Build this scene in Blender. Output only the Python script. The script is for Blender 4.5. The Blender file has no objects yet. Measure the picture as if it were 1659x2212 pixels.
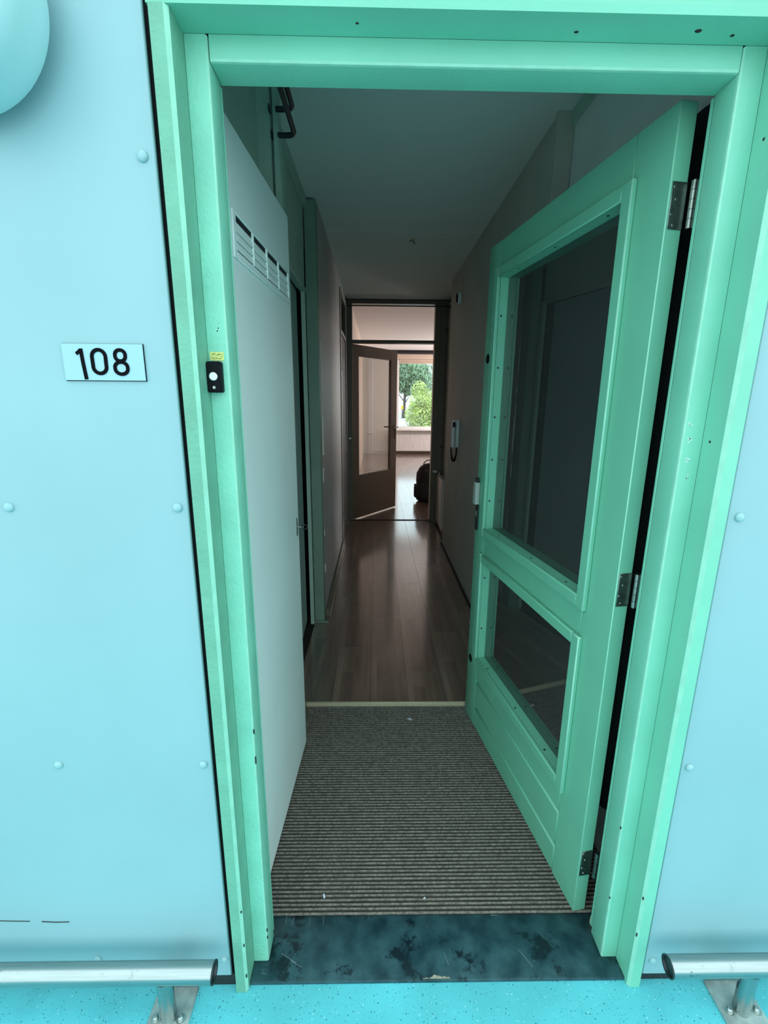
import bpy, bmesh, math, random
from mathutils import Matrix, Vector
random.seed(7)
scene = bpy.context.scene
COL = scene.collection
PI = math.pi

# ------------------------------------------------------------------ camera
def look_axes(pitch, yaw, roll):
    cp, sp, cy, sy = math.cos(pitch), math.sin(pitch), math.cos(yaw), math.sin(yaw)
    f = Vector((sy*cp, cy*cp, sp)); r = Vector((cy, -sy, 0)); u = r.cross(f)
    c, s = math.cos(roll), math.sin(roll)
    return c*r + s*u, -s*r + c*u, f
cam_data = bpy.data.cameras.new('camera')
cam = bpy.data.objects.new('camera', cam_data); COL.objects.link(cam)
cam_data.sensor_fit = 'VERTICAL'; cam_data.sensor_height = 24.0
cam_data.lens = 1003.98*24.0/2212.0
cam_data.clip_start = 0.02; cam_data.clip_end = 500
r, u, f = look_axes(-0.2369, 0.0180, 0.0086)
cam.matrix_world = Matrix(((r.x, u.x, -f.x, 0), (r.y, u.y, -f.y, 0), (r.z, u.z, -f.z, 1.51), (0, 0, 0, 1)))
scene.camera = cam

# ------------------------------------------------------------------ sky, lights, exposure
world = bpy.data.worlds.new('overcast_sky'); scene.world = world; world.use_nodes = True
bg = world.node_tree.nodes['Background']
bg.inputs['Color'].default_value = (0.80, 1.0, 1.06, 1); bg.inputs['Strength'].default_value = 2.3
def area(name, loc, rot, sx, sy, power, color):
    l = bpy.data.lights.new(name, 'AREA'); l.shape = 'RECTANGLE'; l.size = sx; l.size_y = sy
    l.energy = power; l.color = color
    o = bpy.data.objects.new(name, l); COL.objects.link(o); o.location = loc; o.rotation_euler = rot
    return o
# living room fill light, set in an added side window out of frame
area('living_room_fill', (3.98, 11.6, 1.65), (0, PI/2, 0), 1.6, 2.3, 185, (1.0, 0.93, 0.90))
vs = scene.view_settings
vs.view_transform = 'Standard'; vs.look = 'None'; vs.exposure = 0.0; vs.gamma = 1.0; vs.use_curve_mapping = False
scene.cycles.use_denoising = True

# ------------------------------------------------------------------ materials
def mat(name, col, rough=0.5, metal=0.0, var=0.0, vscale=3.0, bump=0.0, bscale=60.0, spec=0.5, col2=None, coat=0.0, rand=0.0, stretch=None):
    m = bpy.data.materials.new(name); m.use_nodes = True
    nt = m.node_tree; N = nt.nodes; L = nt.links; b = N['Principled BSDF']
    b.inputs['Base Color'].default_value = (*col, 1); b.inputs['Roughness'].default_value = rough
    b.inputs['Metallic'].default_value = metal; b.inputs['Specular IOR Level'].default_value = spec
    b.inputs['Coat Weight'].default_value = coat
    tc = N.new('ShaderNodeTexCoord'); src = tc.outputs['Object']
    if stretch:
        mp = N.new('ShaderNodeMapping'); mp.inputs['Scale'].default_value = stretch
        L.new(src, mp.inputs['Vector']); src = mp.outputs['Vector']
    if var or col2:
        n = N.new('ShaderNodeTexNoise'); n.inputs['Scale'].default_value = vscale; n.inputs['Detail'].default_value = 5
        L.new(src, n.inputs['Vector'])
        rp = N.new('ShaderNodeValToRGB'); L.new(n.outputs['Fac'], rp.inputs['Fac'])
        rp.color_ramp.elements[0].position = 0.35; rp.color_ramp.elements[1].position = 0.68
        c2 = col2 if col2 else tuple(min(1, c*(1+var)) for c in col)
        c1 = col if col2 else tuple(c*(1-var) for c in col)
        rp.color_ramp.elements[0].color = (*c1, 1); rp.color_ramp.elements[1].color = (*c2, 1)
        out = rp.outputs['Color']
        if rand:
            oi = N.new('ShaderNodeObjectInfo'); mr = N.new('ShaderNodeMapRange')
            mr.inputs['To Min'].default_value = 1-rand; mr.inputs['To Max'].default_value = 1+rand
            L.new(oi.outputs['Random'], mr.inputs['Value'])
            mx = N.new('ShaderNodeVectorMath'); mx.operation = 'SCALE'
            L.new(out, mx.inputs[0]); L.new(mr.outputs['Result'], mx.inputs['Scale']); out = mx.outputs['Vector']
        L.new(out, b.inputs['Base Color'])
    if bump:
        n2 = N.new('ShaderNodeTexNoise'); n2.inputs['Scale'].default_value = bscale; n2.inputs['Detail'].default_value = 3
        L.new(src, n2.inputs['Vector'])
        bp = N.new('ShaderNodeBump'); bp.inputs['Strength'].default_value = bump; bp.inputs['Distance'].default_value = 0.004
        L.new(n2.outputs['Fac'], bp.inputs['Height']); L.new(bp.outputs['Normal'], b.inputs['Normal'])
    return m

def speckle(name, base, light, dark, rough):
    m = mat(name, base, rough, bump=0.12, bscale=90)
    nt = m.node_tree; N = nt.nodes; L = nt.links; b = N['Principled BSDF']
    tc = N.new('ShaderNodeTexCoord'); cur = None
    n = N.new('ShaderNodeTexNoise'); n.inputs['Scale'].default_value = 5; n.inputs['Detail'].default_value = 6; L.new(tc.outputs['Object'], n.inputs['Vector'])
    rp = N.new('ShaderNodeValToRGB'); L.new(n.outputs['Fac'], rp.inputs['Fac'])
    rp.color_ramp.elements[0].position = 0.3; rp.color_ramp.elements[1].position = 0.7
    rp.color_ramp.elements[0].color = (*[c*0.84 for c in base], 1); rp.color_ramp.elements[1].color = (*[c*1.1 for c in base], 1)
    cur = rp.outputs['Color']
    for sc, th, c, off in ((70, 0.13, light, 0), (130, 0.12, light, 7), (90, 0.15, dark, 3), (150, 0.15, dark, 5), (40, 0.07, dark, 11)):
        v = N.new('ShaderNodeTexVoronoi'); v.inputs['Scale'].default_value = sc
        mp = N.new('ShaderNodeMapping'); mp.inputs['Location'].default_value = (off, off*0.7, 0); L.new(tc.outputs['Object'], mp.inputs['Vector']); L.new(mp.outputs['Vector'], v.inputs['Vector'])
        lt = N.new('ShaderNodeMath'); lt.operation = 'LESS_THAN'; lt.inputs[1].default_value = th; L.new(v.outputs['Distance'], lt.inputs[0])
        sep = N.new('ShaderNodeSeparateColor'); L.new(v.outputs['Color'], sep.inputs[0])
        lt2 = N.new('ShaderNodeMath'); lt2.operation = 'LESS_THAN'; lt2.inputs[1].default_value = 0.55; L.new(sep.outputs[0], lt2.inputs[0])
        mm = N.new('ShaderNodeMath'); mm.operation = 'MULTIPLY'; L.new(lt.outputs[0], mm.inputs[0]); L.new(lt2.outputs[0], mm.inputs[1])
        mx = N.new('ShaderNodeMix'); mx.data_type = 'RGBA'; L.new(mm.outputs[0], mx.inputs[0]); L.new(cur, mx.inputs[6]); mx.inputs[7].default_value = (*c, 1)
        cur = mx.outputs[2]
    L.new(cur, b.inputs['Base Color'])
    return m

def glass(name, tint, boost=1.0, rough=0.0, diffuse_share=0.0):
    m = bpy.data.materials.new(name); m.use_nodes = True
    nt = m.node_tree; N = nt.nodes; L = nt.links
    N.remove(N['Principled BSDF']); out = N['Material Output']
    t = N.new('ShaderNodeBsdfTransparent'); t.inputs['Color'].default_value = (*tint, 1)
    g = N.new('ShaderNodeBsdfGlossy'); g.inputs['Roughness'].default_value = rough
    fr = N.new('ShaderNodeFresnel'); fr.inputs['IOR'].default_value = 1.5
    mu = N.new('ShaderNodeMath'); mu.operation = 'MULTIPLY'; mu.inputs[1].default_value = boost; mu.use_clamp = True
    mx = N.new('ShaderNodeMixShader')
    L.new(fr.outputs[0], mu.inputs[0]); L.new(mu.outputs[0], mx.inputs[0]); L.new(t.outputs[0], mx.inputs[1]); L.new(g.outputs[0], mx.inputs[2])
    last = mx.outputs[0]
    if diffuse_share:  # mixes in a little pale diffuse, varied by noise
        df = N.new('ShaderNodeBsdfDiffuse'); df.inputs['Color'].default_value = (0.78, 0.80, 0.78, 1)
        m2 = N.new('ShaderNodeMixShader'); tc = N.new('ShaderNodeTexCoord'); nz = N.new('ShaderNodeTexNoise'); nz.inputs['Scale'].default_value = 3.0
        mr = N.new('ShaderNodeMapRange'); mr.inputs['To Min'].default_value = diffuse_share*0.75; mr.inputs['To Max'].default_value = diffuse_share*1.25
        L.new(tc.outputs['Object'], nz.inputs['Vector']); L.new(nz.outputs['Fac'], mr.inputs['Value']); L.new(mr.outputs['Result'], m2.inputs[0])
        L.new(last, m2.inputs[1]); L.new(df.outputs[0], m2.inputs[2]); last = m2.outputs[0]
    L.new(last, out.inputs['Surface'])
    return m

def laminate(name, c1, c2, rough):
    # three-strip laminate: strips of slightly different brown along each plank
    m = mat(name, c1, rough, spec=0.6, coat=1.0); m.node_tree.nodes['Principled BSDF'].inputs['Coat Roughness'].default_value = 0.125; m.node_tree.nodes['Principled BSDF'].inputs['Coat IOR'].default_value = 2.0
    nt = m.node_tree; N = nt.nodes; L = nt.links; b = N['Principled BSDF']
    tc = N.new('ShaderNodeTexCoord'); oi = N.new('ShaderNodeObjectInfo')
    add = N.new('ShaderNodeVectorMath'); add.operation = 'ADD'; L.new(tc.outputs['Object'], add.inputs[0])
    cmb = N.new('ShaderNodeCombineXYZ'); mu = N.new('ShaderNodeMath'); mu.operation = 'MULTIPLY'; mu.inputs[1].default_value = 37.0
    L.new(oi.outputs['Random'], mu.inputs[0]); L.new(mu.outputs[0], cmb.inputs[2]); L.new(cmb.outputs[0], add.inputs[1])
    rot = N.new('ShaderNodeMapping'); rot.inputs['Rotation'].default_value = (0, 0, PI/2); L.new(tc.outputs['Object'], rot.inputs['Vector'])
    br = N.new('ShaderNodeTexBrick'); br.inputs['Scale'].default_value = 1.0; br.inputs['Brick Width'].default_value = 0.43; br.inputs['Row Height'].default_value = 0.064
    br.inputs['Mortar Size'].default_value = 0.0; br.offset = 0.37; br.inputs['Bias'].default_value = 0.0
    br.inputs['Color1'].default_value = (0, 0, 0, 1); br.inputs['Color2'].default_value = (1, 1, 1, 1)
    L.new(rot.outputs['Vector'], br.inputs['Vector'])
    st = N.new('ShaderNodeMapping'); st.inputs['Scale'].default_value = (38, 2.2, 1); L.new(add.outputs[0], st.inputs['Vector'])
    n = N.new('ShaderNodeTexNoise'); n.inputs['Scale'].default_value = 1.0; n.inputs['Detail'].default_value = 7; L.new(st.outputs['Vector'], n.inputs['Vector'])
    a1 = N.new('ShaderNodeMath'); a1.operation = 'MULTIPLY_ADD'; a1.inputs[1].default_value = 0.42
    sp = N.new('ShaderNodeSeparateColor'); L.new(br.outputs['Color'], sp.inputs[0]); L.new(sp.outputs[0], a1.inputs[0])
    a2 = N.new('ShaderNodeMath'); a2.operation = 'MULTIPLY'; a2.inputs[1].default_value = 0.75; L.new(n.outputs['Fac'], a2.inputs[0]); L.new(a2.outputs[0], a1.inputs[2])
    rp = N.new('ShaderNodeValToRGB'); L.new(a1.outputs[0], rp.inputs['Fac'])
    rp.color_ramp.elements[0].position = 0.22; rp.color_ramp.elements[1].position = 0.85
    rp.color_ramp.elements[0].color = (*c1, 1); rp.color_ramp.elements[1].color = (*c2, 1)
    L.new(rp.outputs['Color'], b.inputs['Base Color'])
    bp = N.new('ShaderNodeBump'); bp.inputs['Strength'].default_value = 0.12; bp.inputs['Distance'].default_value = 0.002
    L.new(n.outputs['Fac'], bp.inputs['Height']); L.new(bp.outputs['Normal'], b.inputs['Normal'])
    return m

M = {}
M['mint'] = mat('mint_gloss_paint', (0.170, 0.520, 0.370), 0.42, var=0.05, vscale=6, bump=0.10, bscale=140)
M['mint_rough'] = mat('mint_brushed_paint', (0.200, 0.570, 0.415), 0.5, var=0.08, vscale=9, bump=0.35, bscale=120)
M['mint_door'] = mat('mint_door_paint', (0.145, 0.455, 0.305), 0.40, var=0.04, vscale=5, bump=0.06, bscale=90)
M['mint_casing'] = mat('mint_weathered_paint', (0.135, 0.375, 0.260), 0.55, var=0.10, vscale=10, bump=0.4, bscale=130)
M['mint_highlight'] = mat('mint_arris_highlight_paint', (0.255, 0.585, 0.435), 0.45, var=0.06, vscale=30)  # paler mint for bevels: edge highlight put into the colour
M['panel'] = mat('pale_blue_facade_sheet', (0.245, 0.430, 0.455), 0.36, var=0.035, vscale=2.5)
M['rivet'] = mat('pale_blue_rivet_paint', (0.265, 0.47, 0.485), 0.4)
M['black_gap'] = mat('black_membrane_and_shade', (0.006, 0.008, 0.010), 0.8)
M['skirt'] = mat('black_plinth', (0.012, 0.016, 0.018), 0.6, var=0.3, vscale=30)
M['gallery'] = speckle('turquoise_cast_floor', (0.100, 0.545, 0.60), (0.28, 0.68, 0.72), (0.02, 0.18, 0.20), 0.55)
M['steel'] = mat('brushed_stainless_steel', (0.36, 0.42, 0.41), 0.26, 1.0, var=0.06, vscale=8, stretch=(1, 30, 30))
M['steel_plate'] = mat('weathered_steel_plate', (0.42, 0.50, 0.47), 0.5, 0.6, var=0.25, vscale=25)
M['hinge'] = mat('dull_hinge_steel', (0.28, 0.33, 0.30), 0.36, 1.0, var=0.25, vscale=40)
M['chrome'] = mat('bright_metal', (0.50, 0.54, 0.51), 0.30, 1.0)
M['nickel'] = mat('satin_nickel', (0.46, 0.52, 0.48), 0.35, 0.25)
M['dark_metal'] = mat('dark_metal', (0.020, 0.024, 0.028), 0.38, 0.2)
M['black'] = mat('black_plastic', (0.004, 0.005, 0.007), 0.5, spec=0.10)
M['digit'] = mat('black_digit_print', (0.003, 0.003, 0.004), 0.6, spec=0.05)
M['rubber_cap'] = mat('black_end_cap', (0.010, 0.020, 0.024), 0.35)
M['white'] = mat('white_plastic', (0.75, 0.80, 0.82), 0.35)
M['lampring'] = mat('pale_blue_lamp_housing', (0.31, 0.56, 0.565), 0.4)
M['diffuser'] = mat('opal_diffuser', (0.458, 0.600, 0.667), 0.3)
M['plate'] = mat('pale_blue_number_plate', (0.283, 0.500, 0.567), 0.3)
M['sticker'] = mat('yellow_paper', (0.62, 0.68, 0.22), 0.7)
M['closet'] = mat('grey_green_door_paint', (0.76, 0.88, 0.85), 0.42, var=0.03, vscale=3)
M['closet_trim'] = mat('grey_green_trim_paint', (0.38, 0.52, 0.43), 0.5, var=0.05, vscale=6, bump=0.1, bscale=90)
M['toilet_door'] = mat('teal_grey_door_paint', (0.30, 0.44, 0.41), 0.42, var=0.03, vscale=3)
M['post'] = mat('grey_green_post_paint', (0.17, 0.26, 0.20), 0.5, var=0.05, vscale=6, bump=0.1, bscale=90)
M['recess'] = mat('recess_wall_panel', (0.66, 0.72, 0.69), 0.55, var=0.05, vscale=5)
M['hallwall'] = mat('hall_wall_paint', (0.48, 0.48, 0.43), 0.6, var=0.05, vscale=4, bump=0.15, bscale=220)
M['hallwall_left'] = mat('hall_wall_panel', (0.37, 0.39, 0.37), 0.5, var=0.06, vscale=5)
M['hallceil'] = mat('hall_ceiling_paint', (0.68, 0.755, 0.70), 0.75, bump=0.08, bscale=200)
M['trim_in'] = mat('interior_trim_paint', (0.155, 0.135, 0.095), 0.45, var=0.05, vscale=6)
M['brown_door'] = mat('brown_beige_door_paint', (0.17, 0.122, 0.090), 0.42)
M['gloss_door'] = mat('glossy_beige_door_paint', (0.26, 0.26, 0.245), 0.30, coat=0.6)
M['living_wall'] = mat('living_room_wall', (0.78, 0.74, 0.70), 0.7)
M['living_tan'] = mat('living_room_tan_wall', (0.62, 0.48, 0.38), 0.6)
M['living_ceil'] = mat('living_room_ceiling', (0.74, 0.69, 0.68), 0.8)
M['whitepaint'] = mat('white_gloss_paint', (0.74, 0.73, 0.72), 0.35)
M['radiator'] = mat('radiator_enamel', (0.66, 0.63, 0.62), 0.35)
M['radiator_hall'] = mat('hall_radiator_enamel', (0.60, 0.60, 0.58), 0.35)
M['plank'] = laminate('brown_laminate', (0.105, 0.062, 0.047), (0.255, 0.175, 0.132), 0.30)
M['subfloor'] = mat('dark_subfloor', (0.03, 0.02, 0.016), 0.8)
M['mat'] = mat('brown_ribbed_carpet', (0.030, 0.028, 0.024), 0.95, bump=0.6, bscale=500, col2=(0.055, 0.050, 0.042), vscale=8)
M['matrib'] = mat('brown_carpet_rib', (0.135, 0.122, 0.098), 0.95, bump=0.8, bscale=600, col2=(0.31, 0.288, 0.238), vscale=110)
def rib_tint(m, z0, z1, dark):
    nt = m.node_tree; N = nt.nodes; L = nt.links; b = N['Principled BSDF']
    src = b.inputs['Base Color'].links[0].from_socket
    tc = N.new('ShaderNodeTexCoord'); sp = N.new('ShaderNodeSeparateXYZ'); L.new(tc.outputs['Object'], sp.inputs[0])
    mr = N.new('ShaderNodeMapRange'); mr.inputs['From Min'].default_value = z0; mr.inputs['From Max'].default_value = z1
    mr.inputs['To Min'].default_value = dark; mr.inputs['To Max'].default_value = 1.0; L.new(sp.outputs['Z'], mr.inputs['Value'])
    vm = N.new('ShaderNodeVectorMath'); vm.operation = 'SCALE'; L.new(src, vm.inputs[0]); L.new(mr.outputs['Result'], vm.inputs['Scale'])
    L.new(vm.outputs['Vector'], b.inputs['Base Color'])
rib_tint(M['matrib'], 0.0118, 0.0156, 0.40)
M['nosing'] = mat('pale_wood_strip', (0.42, 0.38, 0.26), 0.5, var=0.12, vscale=20, stretch=(2, 30, 30))
M['threshold'] = mat('dark_blue_slate', (0.008, 0.034, 0.044), 0.34, bump=0.25, bscale=50, col2=(0.034, 0.095, 0.108), vscale=17)
M['wire_glass'] = glass('dark_wired_glass', (0.84, 0.90, 0.90), 2.4, 0.0, 0.022)
M['clear_glass'] = glass('clear_glass', (0.96, 0.97, 0.97), 1.0)
M['door_glass'] = glass('interior_door_glass', (0.93, 0.93, 0.92), 0.6)
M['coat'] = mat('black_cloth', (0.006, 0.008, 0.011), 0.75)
M['bag'] = mat('black_nylon', (0.004, 0.004, 0.005), 0.7)
M['baglabel'] = mat('grey_print', (0.12, 0.11, 0.12), 0.6)
M['rail_black'] = mat('dark_blue_curtain_rail', (0.010, 0.010, 0.014), 0.5)
M['board'] = mat('beige_board', (0.60, 0.47, 0.38), 0.6)
M['bark'] = mat('grey_bark', (0.10, 0.085, 0.075), 0.9, var=0.3, vscale=20)
M['leaf_dark'] = mat('green_leaves', (0.30, 0.44, 0.27), 0.6, var=0.6, vscale=1.2, rand=0.0)
M['leaf_light'] = mat('yellow_green_leaves', (0.56, 0.66, 0.24), 0.6, var=0.45, vscale=2.0)
M['leaf_pale'] = mat('pale_green_leaves', (0.36, 0.46, 0.30), 0.6, var=0.45, vscale=1.4)
M['gravel'] = mat('pale_paving', (0.62, 0.58, 0.60), 0.9, var=0.15, vscale=0.8)
M['yellow'] = mat('yellow_board', (0.75, 0.52, 0.03), 0.6)
M['street'] = mat('street_ground', (0.58, 0.60, 0.60), 0.9, var=0.15, vscale=0.3)
M['rust'] = mat('rusty_hole', (0.020, 0.008, 0.004), 0.8)
M['scrap'] = mat('pale_scrap', (0.62, 0.66, 0.70), 0.7)
M['strip_pale'] = mat('pale_corner_strip', (0.70, 0.66, 0.56), 0.6)
M['scuff'] = mat('pale_scuff', (0.30, 0.36, 0.36), 0.7)
M['lightened'] = mat('worn_tan_patch', (0.33, 0.32, 0.24), 0.7, var=0.3, vscale=60)
M['cream'] = mat('cream_plastic', (0.60, 0.56, 0.42), 0.5)
M['stone'] = mat('beige_pebble', (0.50, 0.40, 0.30), 0.8)

def wear(m, col, scale, lo, hi, seed):
    # blotchy scuffs with a ragged edge
    nt = m.node_tree; N = nt.nodes; L = nt.links; b = N['Principled BSDF']
    src = b.inputs['Base Color'].links[0].from_socket
    tc = N.new('ShaderNodeTexCoord'); mp = N.new('ShaderNodeMapping'); mp.inputs['Location'].default_value = (seed, seed*0.7, 0); L.new(tc.outputs['Object'], mp.inputs['Vector'])
    n = N.new('ShaderNodeTexNoise'); n.inputs['Scale'].default_value = scale; n.inputs['Detail'].default_value = 9; n.inputs['Roughness'].default_value = 0.72
    L.new(mp.outputs['Vector'], n.inputs['Vector'])
    mr = N.new('ShaderNodeMapRange'); mr.inputs['From Min'].default_value = lo; mr.inputs['From Max'].default_value = hi; L.new(n.outputs['Fac'], mr.inputs['Value'])
    mx = N.new('ShaderNodeMix'); mx.data_type = 'RGBA'; L.new(mr.outputs['Result'], mx.inputs[0]); L.new(src, mx.inputs[6]); mx.inputs[7].default_value = (*col, 1)
    L.new(mx.outputs[2], b.inputs['Base Color'])
wear(M['threshold'], (0.004, 0.014, 0.020), 9, 0.55, 0.60, 2.0)
wear(M['threshold'], (0.075, 0.150, 0.160), 28, 0.64, 0.72, 5.0)
wear(M['gallery'], (0.030, 0.22, 0.245), 30, 0.66, 0.74, 3.0)
wear(M['mint_casing'], (0.10, 0.32, 0.22), 14, 0.60, 0.75, 1.0)
wear(M['steel'], (0.20, 0.25, 0.24), 40, 0.60, 0.72, 4.0)

# ------------------------------------------------------------------ building helpers
def B(): return bmesh.new()
def box(bm, x0, x1, y0, y1, z0, z1, bev=0.0, seg=1, sel=None):
    vs_ = [bm.verts.new((x, y, z)) for x in (x0, x1) for y in (y0, y1) for z in (z0, z1)]
    idx = ((0, 1, 3, 2), (4, 6, 7, 5), (0, 4, 5, 1), (2, 3, 7, 6), (0, 2, 6, 4), (1, 5, 7, 3))
    fs = [bm.faces.new([vs_[i] for i in q]) for q in idx]
    if bev > 0:
        es = list({e for fc in fs for e in fc.edges})
        if sel: es = [e for e in es if sel((e.verts[0].co + e.verts[1].co)/2)]
        bmesh.ops.bevel(bm, geom=es, offset=bev, segments=seg, affect='EDGES', profile=0.5)
    return bm
def cyl(bm, p0, p1, r0, r1=None, n=16, caps=True):
    r1 = r0 if r1 is None else r1
    p0, p1 = Vector(p0), Vector(p1); d = (p1-p0).normalized()
    a = d.orthogonal().normalized(); b = d.cross(a)
    ra = [bm.verts.new(p0 + r0*(math.cos(t)*a + math.sin(t)*b)) for t in [2*PI*i/n for i in range(n)]]
    rb = [bm.verts.new(p1 + r1*(math.cos(t)*a + math.sin(t)*b)) for t in [2*PI*i/n for i in range(n)]]
    for i in range(n):
        f_ = bm.faces.new((ra[i], ra[(i+1) % n], rb[(i+1) % n], rb[i])); f_.smooth = True
    if caps: bm.faces.new(ra[::-1]); bm.faces.new(rb)
    return bm
def lathe(bm, c, axis, prof, n=32):
    # prof: list of (radius, distance along axis)
    c = Vector(c); d = Vector(axis).normalized(); a = d.orthogonal().normalized(); b = d.cross(a)
    rings = []
    for r_, h in prof:
        if r_ < 1e-6: rings.append([bm.verts.new(c + d*h)])
        else: rings.append([bm.verts.new(c + d*h + r_*(math.cos(t)*a + math.sin(t)*b)) for t in [2*PI*i/n for i in range(n)]])
    for A_, B_ in zip(rings, rings[1:]):
        for i in range(n):
            j = (i+1) % n
            q = [A_[i % len(A_)], A_[j % len(A_)], B_[j % len(B_)], B_[i % len(B_)]]
            q2 = []
            for v in q:
                if v not in q2: q2.append(v)
            if len(q2) > 2: bm.faces.new(q2).smooth = True
    return bm
def tube(bm, pts, r, n=10, caps=True):
    pts = [Vector(p) for p in pts]; rings = []
    up = None
    for i, p in enumerate(pts):
        d = (pts[min(i+1, len(pts)-1)] - pts[max(i-1, 0)]).normalized()
        if up is None: a = d.orthogonal().normalized()
        else: a = (up - d*up.dot(d)).normalized()
        up = a; b = d.cross(a)
        rings.append([bm.verts.new(p + r*(math.cos(t)*a + math.sin(t)*b)) for t in [2*PI*k/n for k in range(n)]])
    for A_, B_ in zip(rings, rings[1:]):
        for k in range(n):
            bm.faces.new((A_[k], A_[(k+1) % n], B_[(k+1) % n], B_[k])).smooth = True
    if caps: bm.faces.new(rings[0][::-1]); bm.faces.new(rings[-1])
    return bm
def arc(c, r_, a0, a1, n, plane='xz'):
    out = []
    for i in range(n+1):
        t = a0 + (a1-a0)*i/n
        if plane == 'xz': out.append((c[0]+r_*math.cos(t), c[1], c[2]+r_*math.sin(t)))
    return out
def lightened(o, m):
    # paints the edge highlight: bevel faces take a paler colour
    o.data.materials.append(m)
    for p_ in o.data.polygons:
        n = sorted(abs(c) for c in p_.normal)
        if n[1] > 0.2: p_.material_index = 1
    return o
def obj(name, bm, material, parent=None, label=None, cat=None, kind=None, group=None, origin=None, local=False):
    """Link a bmesh (world coordinates unless local) as one mesh object."""
    bmesh.ops.recalc_face_normals(bm, faces=bm.faces)
    me = bpy.data.meshes.new(name)
    o = bpy.data.objects.new(name, me)
    if parent is not None:
        o.parent = parent
        if not local: bm.transform(parent.get('_inv') and Matrix([parent['_inv'][i*4:i*4+4] for i in range(4)]) or Matrix())
    else:
        if origin is None:
            xs = [v.co.x for v in bm.verts]; ys = [v.co.y for v in bm.verts]; zs = [v.co.z for v in bm.verts]
            origin = ((min(xs)+max(xs))/2, (min(ys)+max(ys))/2, min(zs))
        bm.transform(Matrix.Translation(-Vector(origin))); o.location = origin
        o['_inv'] = [x for row in Matrix.Translation(-Vector(origin)) for x in row]
    bm.to_mesh(me); bm.free(); me.set_sharp_from_angle(angle=math.radians(42)); me.materials.append(material); COL.objects.link(o)
    if parent is not None and not local and parent.get('_inv'): o['_inv'] = parent['_inv']
    for k, v in (('label', label), ('category', cat), ('kind', kind), ('group', group)):
        if v: o[k] = v
    return o
def thing(name, loc, label=None, cat=None, kind=None, group=None, rotz=0.0):
    o = bpy.data.objects.new(name, None); COL.objects.link(o); o.empty_display_size = 0.05
    o.location = loc; o.rotation_euler = (0, 0, rotz)
    mt = Matrix.Translation(Vector(loc)) @ Matrix.Rotation(rotz, 4, 'Z')
    o['_inv'] = [x for row in mt.inverted() for x in row]
    for k, v in (('label', label), ('category', cat), ('kind', kind), ('group', group)):
        if v: o[k] = v
    return o
def sbox(name, x0, x1, y0, y1, z0, z1, m, parent=None, bev=0.0, **kw):
    return obj(name, box(B(), x0, x1, y0, y1, z0, z1, bev), m, parent, **kw)
def copy_part(o, parent, loc=None):
    c = o.copy(); COL.objects.link(c); c.parent = parent
    if loc is not None: c.location = loc
    return c
S = 'structure'

# ================================================================== SHELL
# --- front wall (dark backing behind the sheets) with its pale blue facade sheets and rivets
bm = B()
box(bm, -2.6, -0.330, 0.925, 1.018, 0.0, 2.75); box(bm, 0.676, 3.4, 0.925, 1.018, 0.0, 2.75); box(bm, -0.330, 0.676, 0.960, 1.018, 2.112, 2.75)
wall_front = obj('wall_front', bm, M['black_gap'], kind=S, label='front wall behind the pale blue facade sheets')
sheetL = sbox('panel', -1.6, -0.3725, 0.905, 0.913, 0.040, 2.75, M['panel'], wall_front, 0.002, label='pale blue facade sheet with the number plate')
sheetR = sbox('panel', 0.7155, 2.3, 0.905, 0.913, 0.026, 2.75, M['panel'], wall_front, 0.002, label='pale blue facade sheet beside the open green door')
def rivet_bm():
    return lathe(B(), (0, 0, 0), (0, -1, 0), [(0.0095, 0), (0.0098, 0.0015), (0.0085, 0.0042), (0.005, 0.0062), (0, 0.007)], 16)
rv0 = None
for sheet, pts in ((sheetL, [(-0.394, 1.904), (-0.393, 1.299), (-0.723, 1.298), (-0.392, 0.696), (-0.719, 0.697), (-0.387, 0.099), (-0.710, 0.105)]),
                   (sheetR, [(0.739, 1.284), (0.735, 0.681), (0.736, 0.076)])):
    for x, z in pts:
        if rv0 is None:
            rv0 = obj('rivet', rivet_bm(), M['rivet'], sheet, local=True); rr = rv0
        else: rr = copy_part(rv0, sheet)
        rr.location = Vector((x, 0.905, z)) + Matrix([list(wall_front['_inv'])[i*4:i*4+4] for i in range(4)]).to_translation()
bm = B(); tube(bm, [(-0.94, 0.9047, 0.236), (-0.90, 0.9047, 0.2345), (-0.862, 0.9047, 0.2335)], 0.0012, 5); tube(bm, [(-0.832, 0.9047, 0.232), (-0.80, 0.9047, 0.2295), (-0.765, 0.9047, 0.230)], 0.0014, 5)
obj('scratch', bm, M['skirt'], sheetL, label='two dark scuff lines low on the sheet')
sbox('trim_4', -2.6, -0.360, 0.910, 0.9248, 0.0, 0.039, M['skirt'], kind=S, label='black plinth strip under the left facade sheet')
sbox('trim_5', 0.706, 3.4, 0.910, 0.9248, 0.0, 0.025, M['skirt'], kind=S, label='black plinth strip under the right facade sheet')

bm = B()
for bx0, bx1 in ((-2.0, -0.60), (0.80, 3.0)): box(bm, bx0, bx1, 0.9131, 0.9249, 0.045, 2.74)
obj('batten', bm, M['black_gap'], wall_front)
# --- gallery floor and the ground outside
sbox('gallery_floor', -2.6, 3.4, -1.3, 0.9245, -0.22, 0.0, M['gallery'], kind=S, label='turquoise speckled gallery floor in front of the door', cat='floor')
sbox('street_ground', -60, 60, -90, -1.6, -3.3, -3.0, M['street'], kind=S, label='grey ground beyond the gallery')

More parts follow.
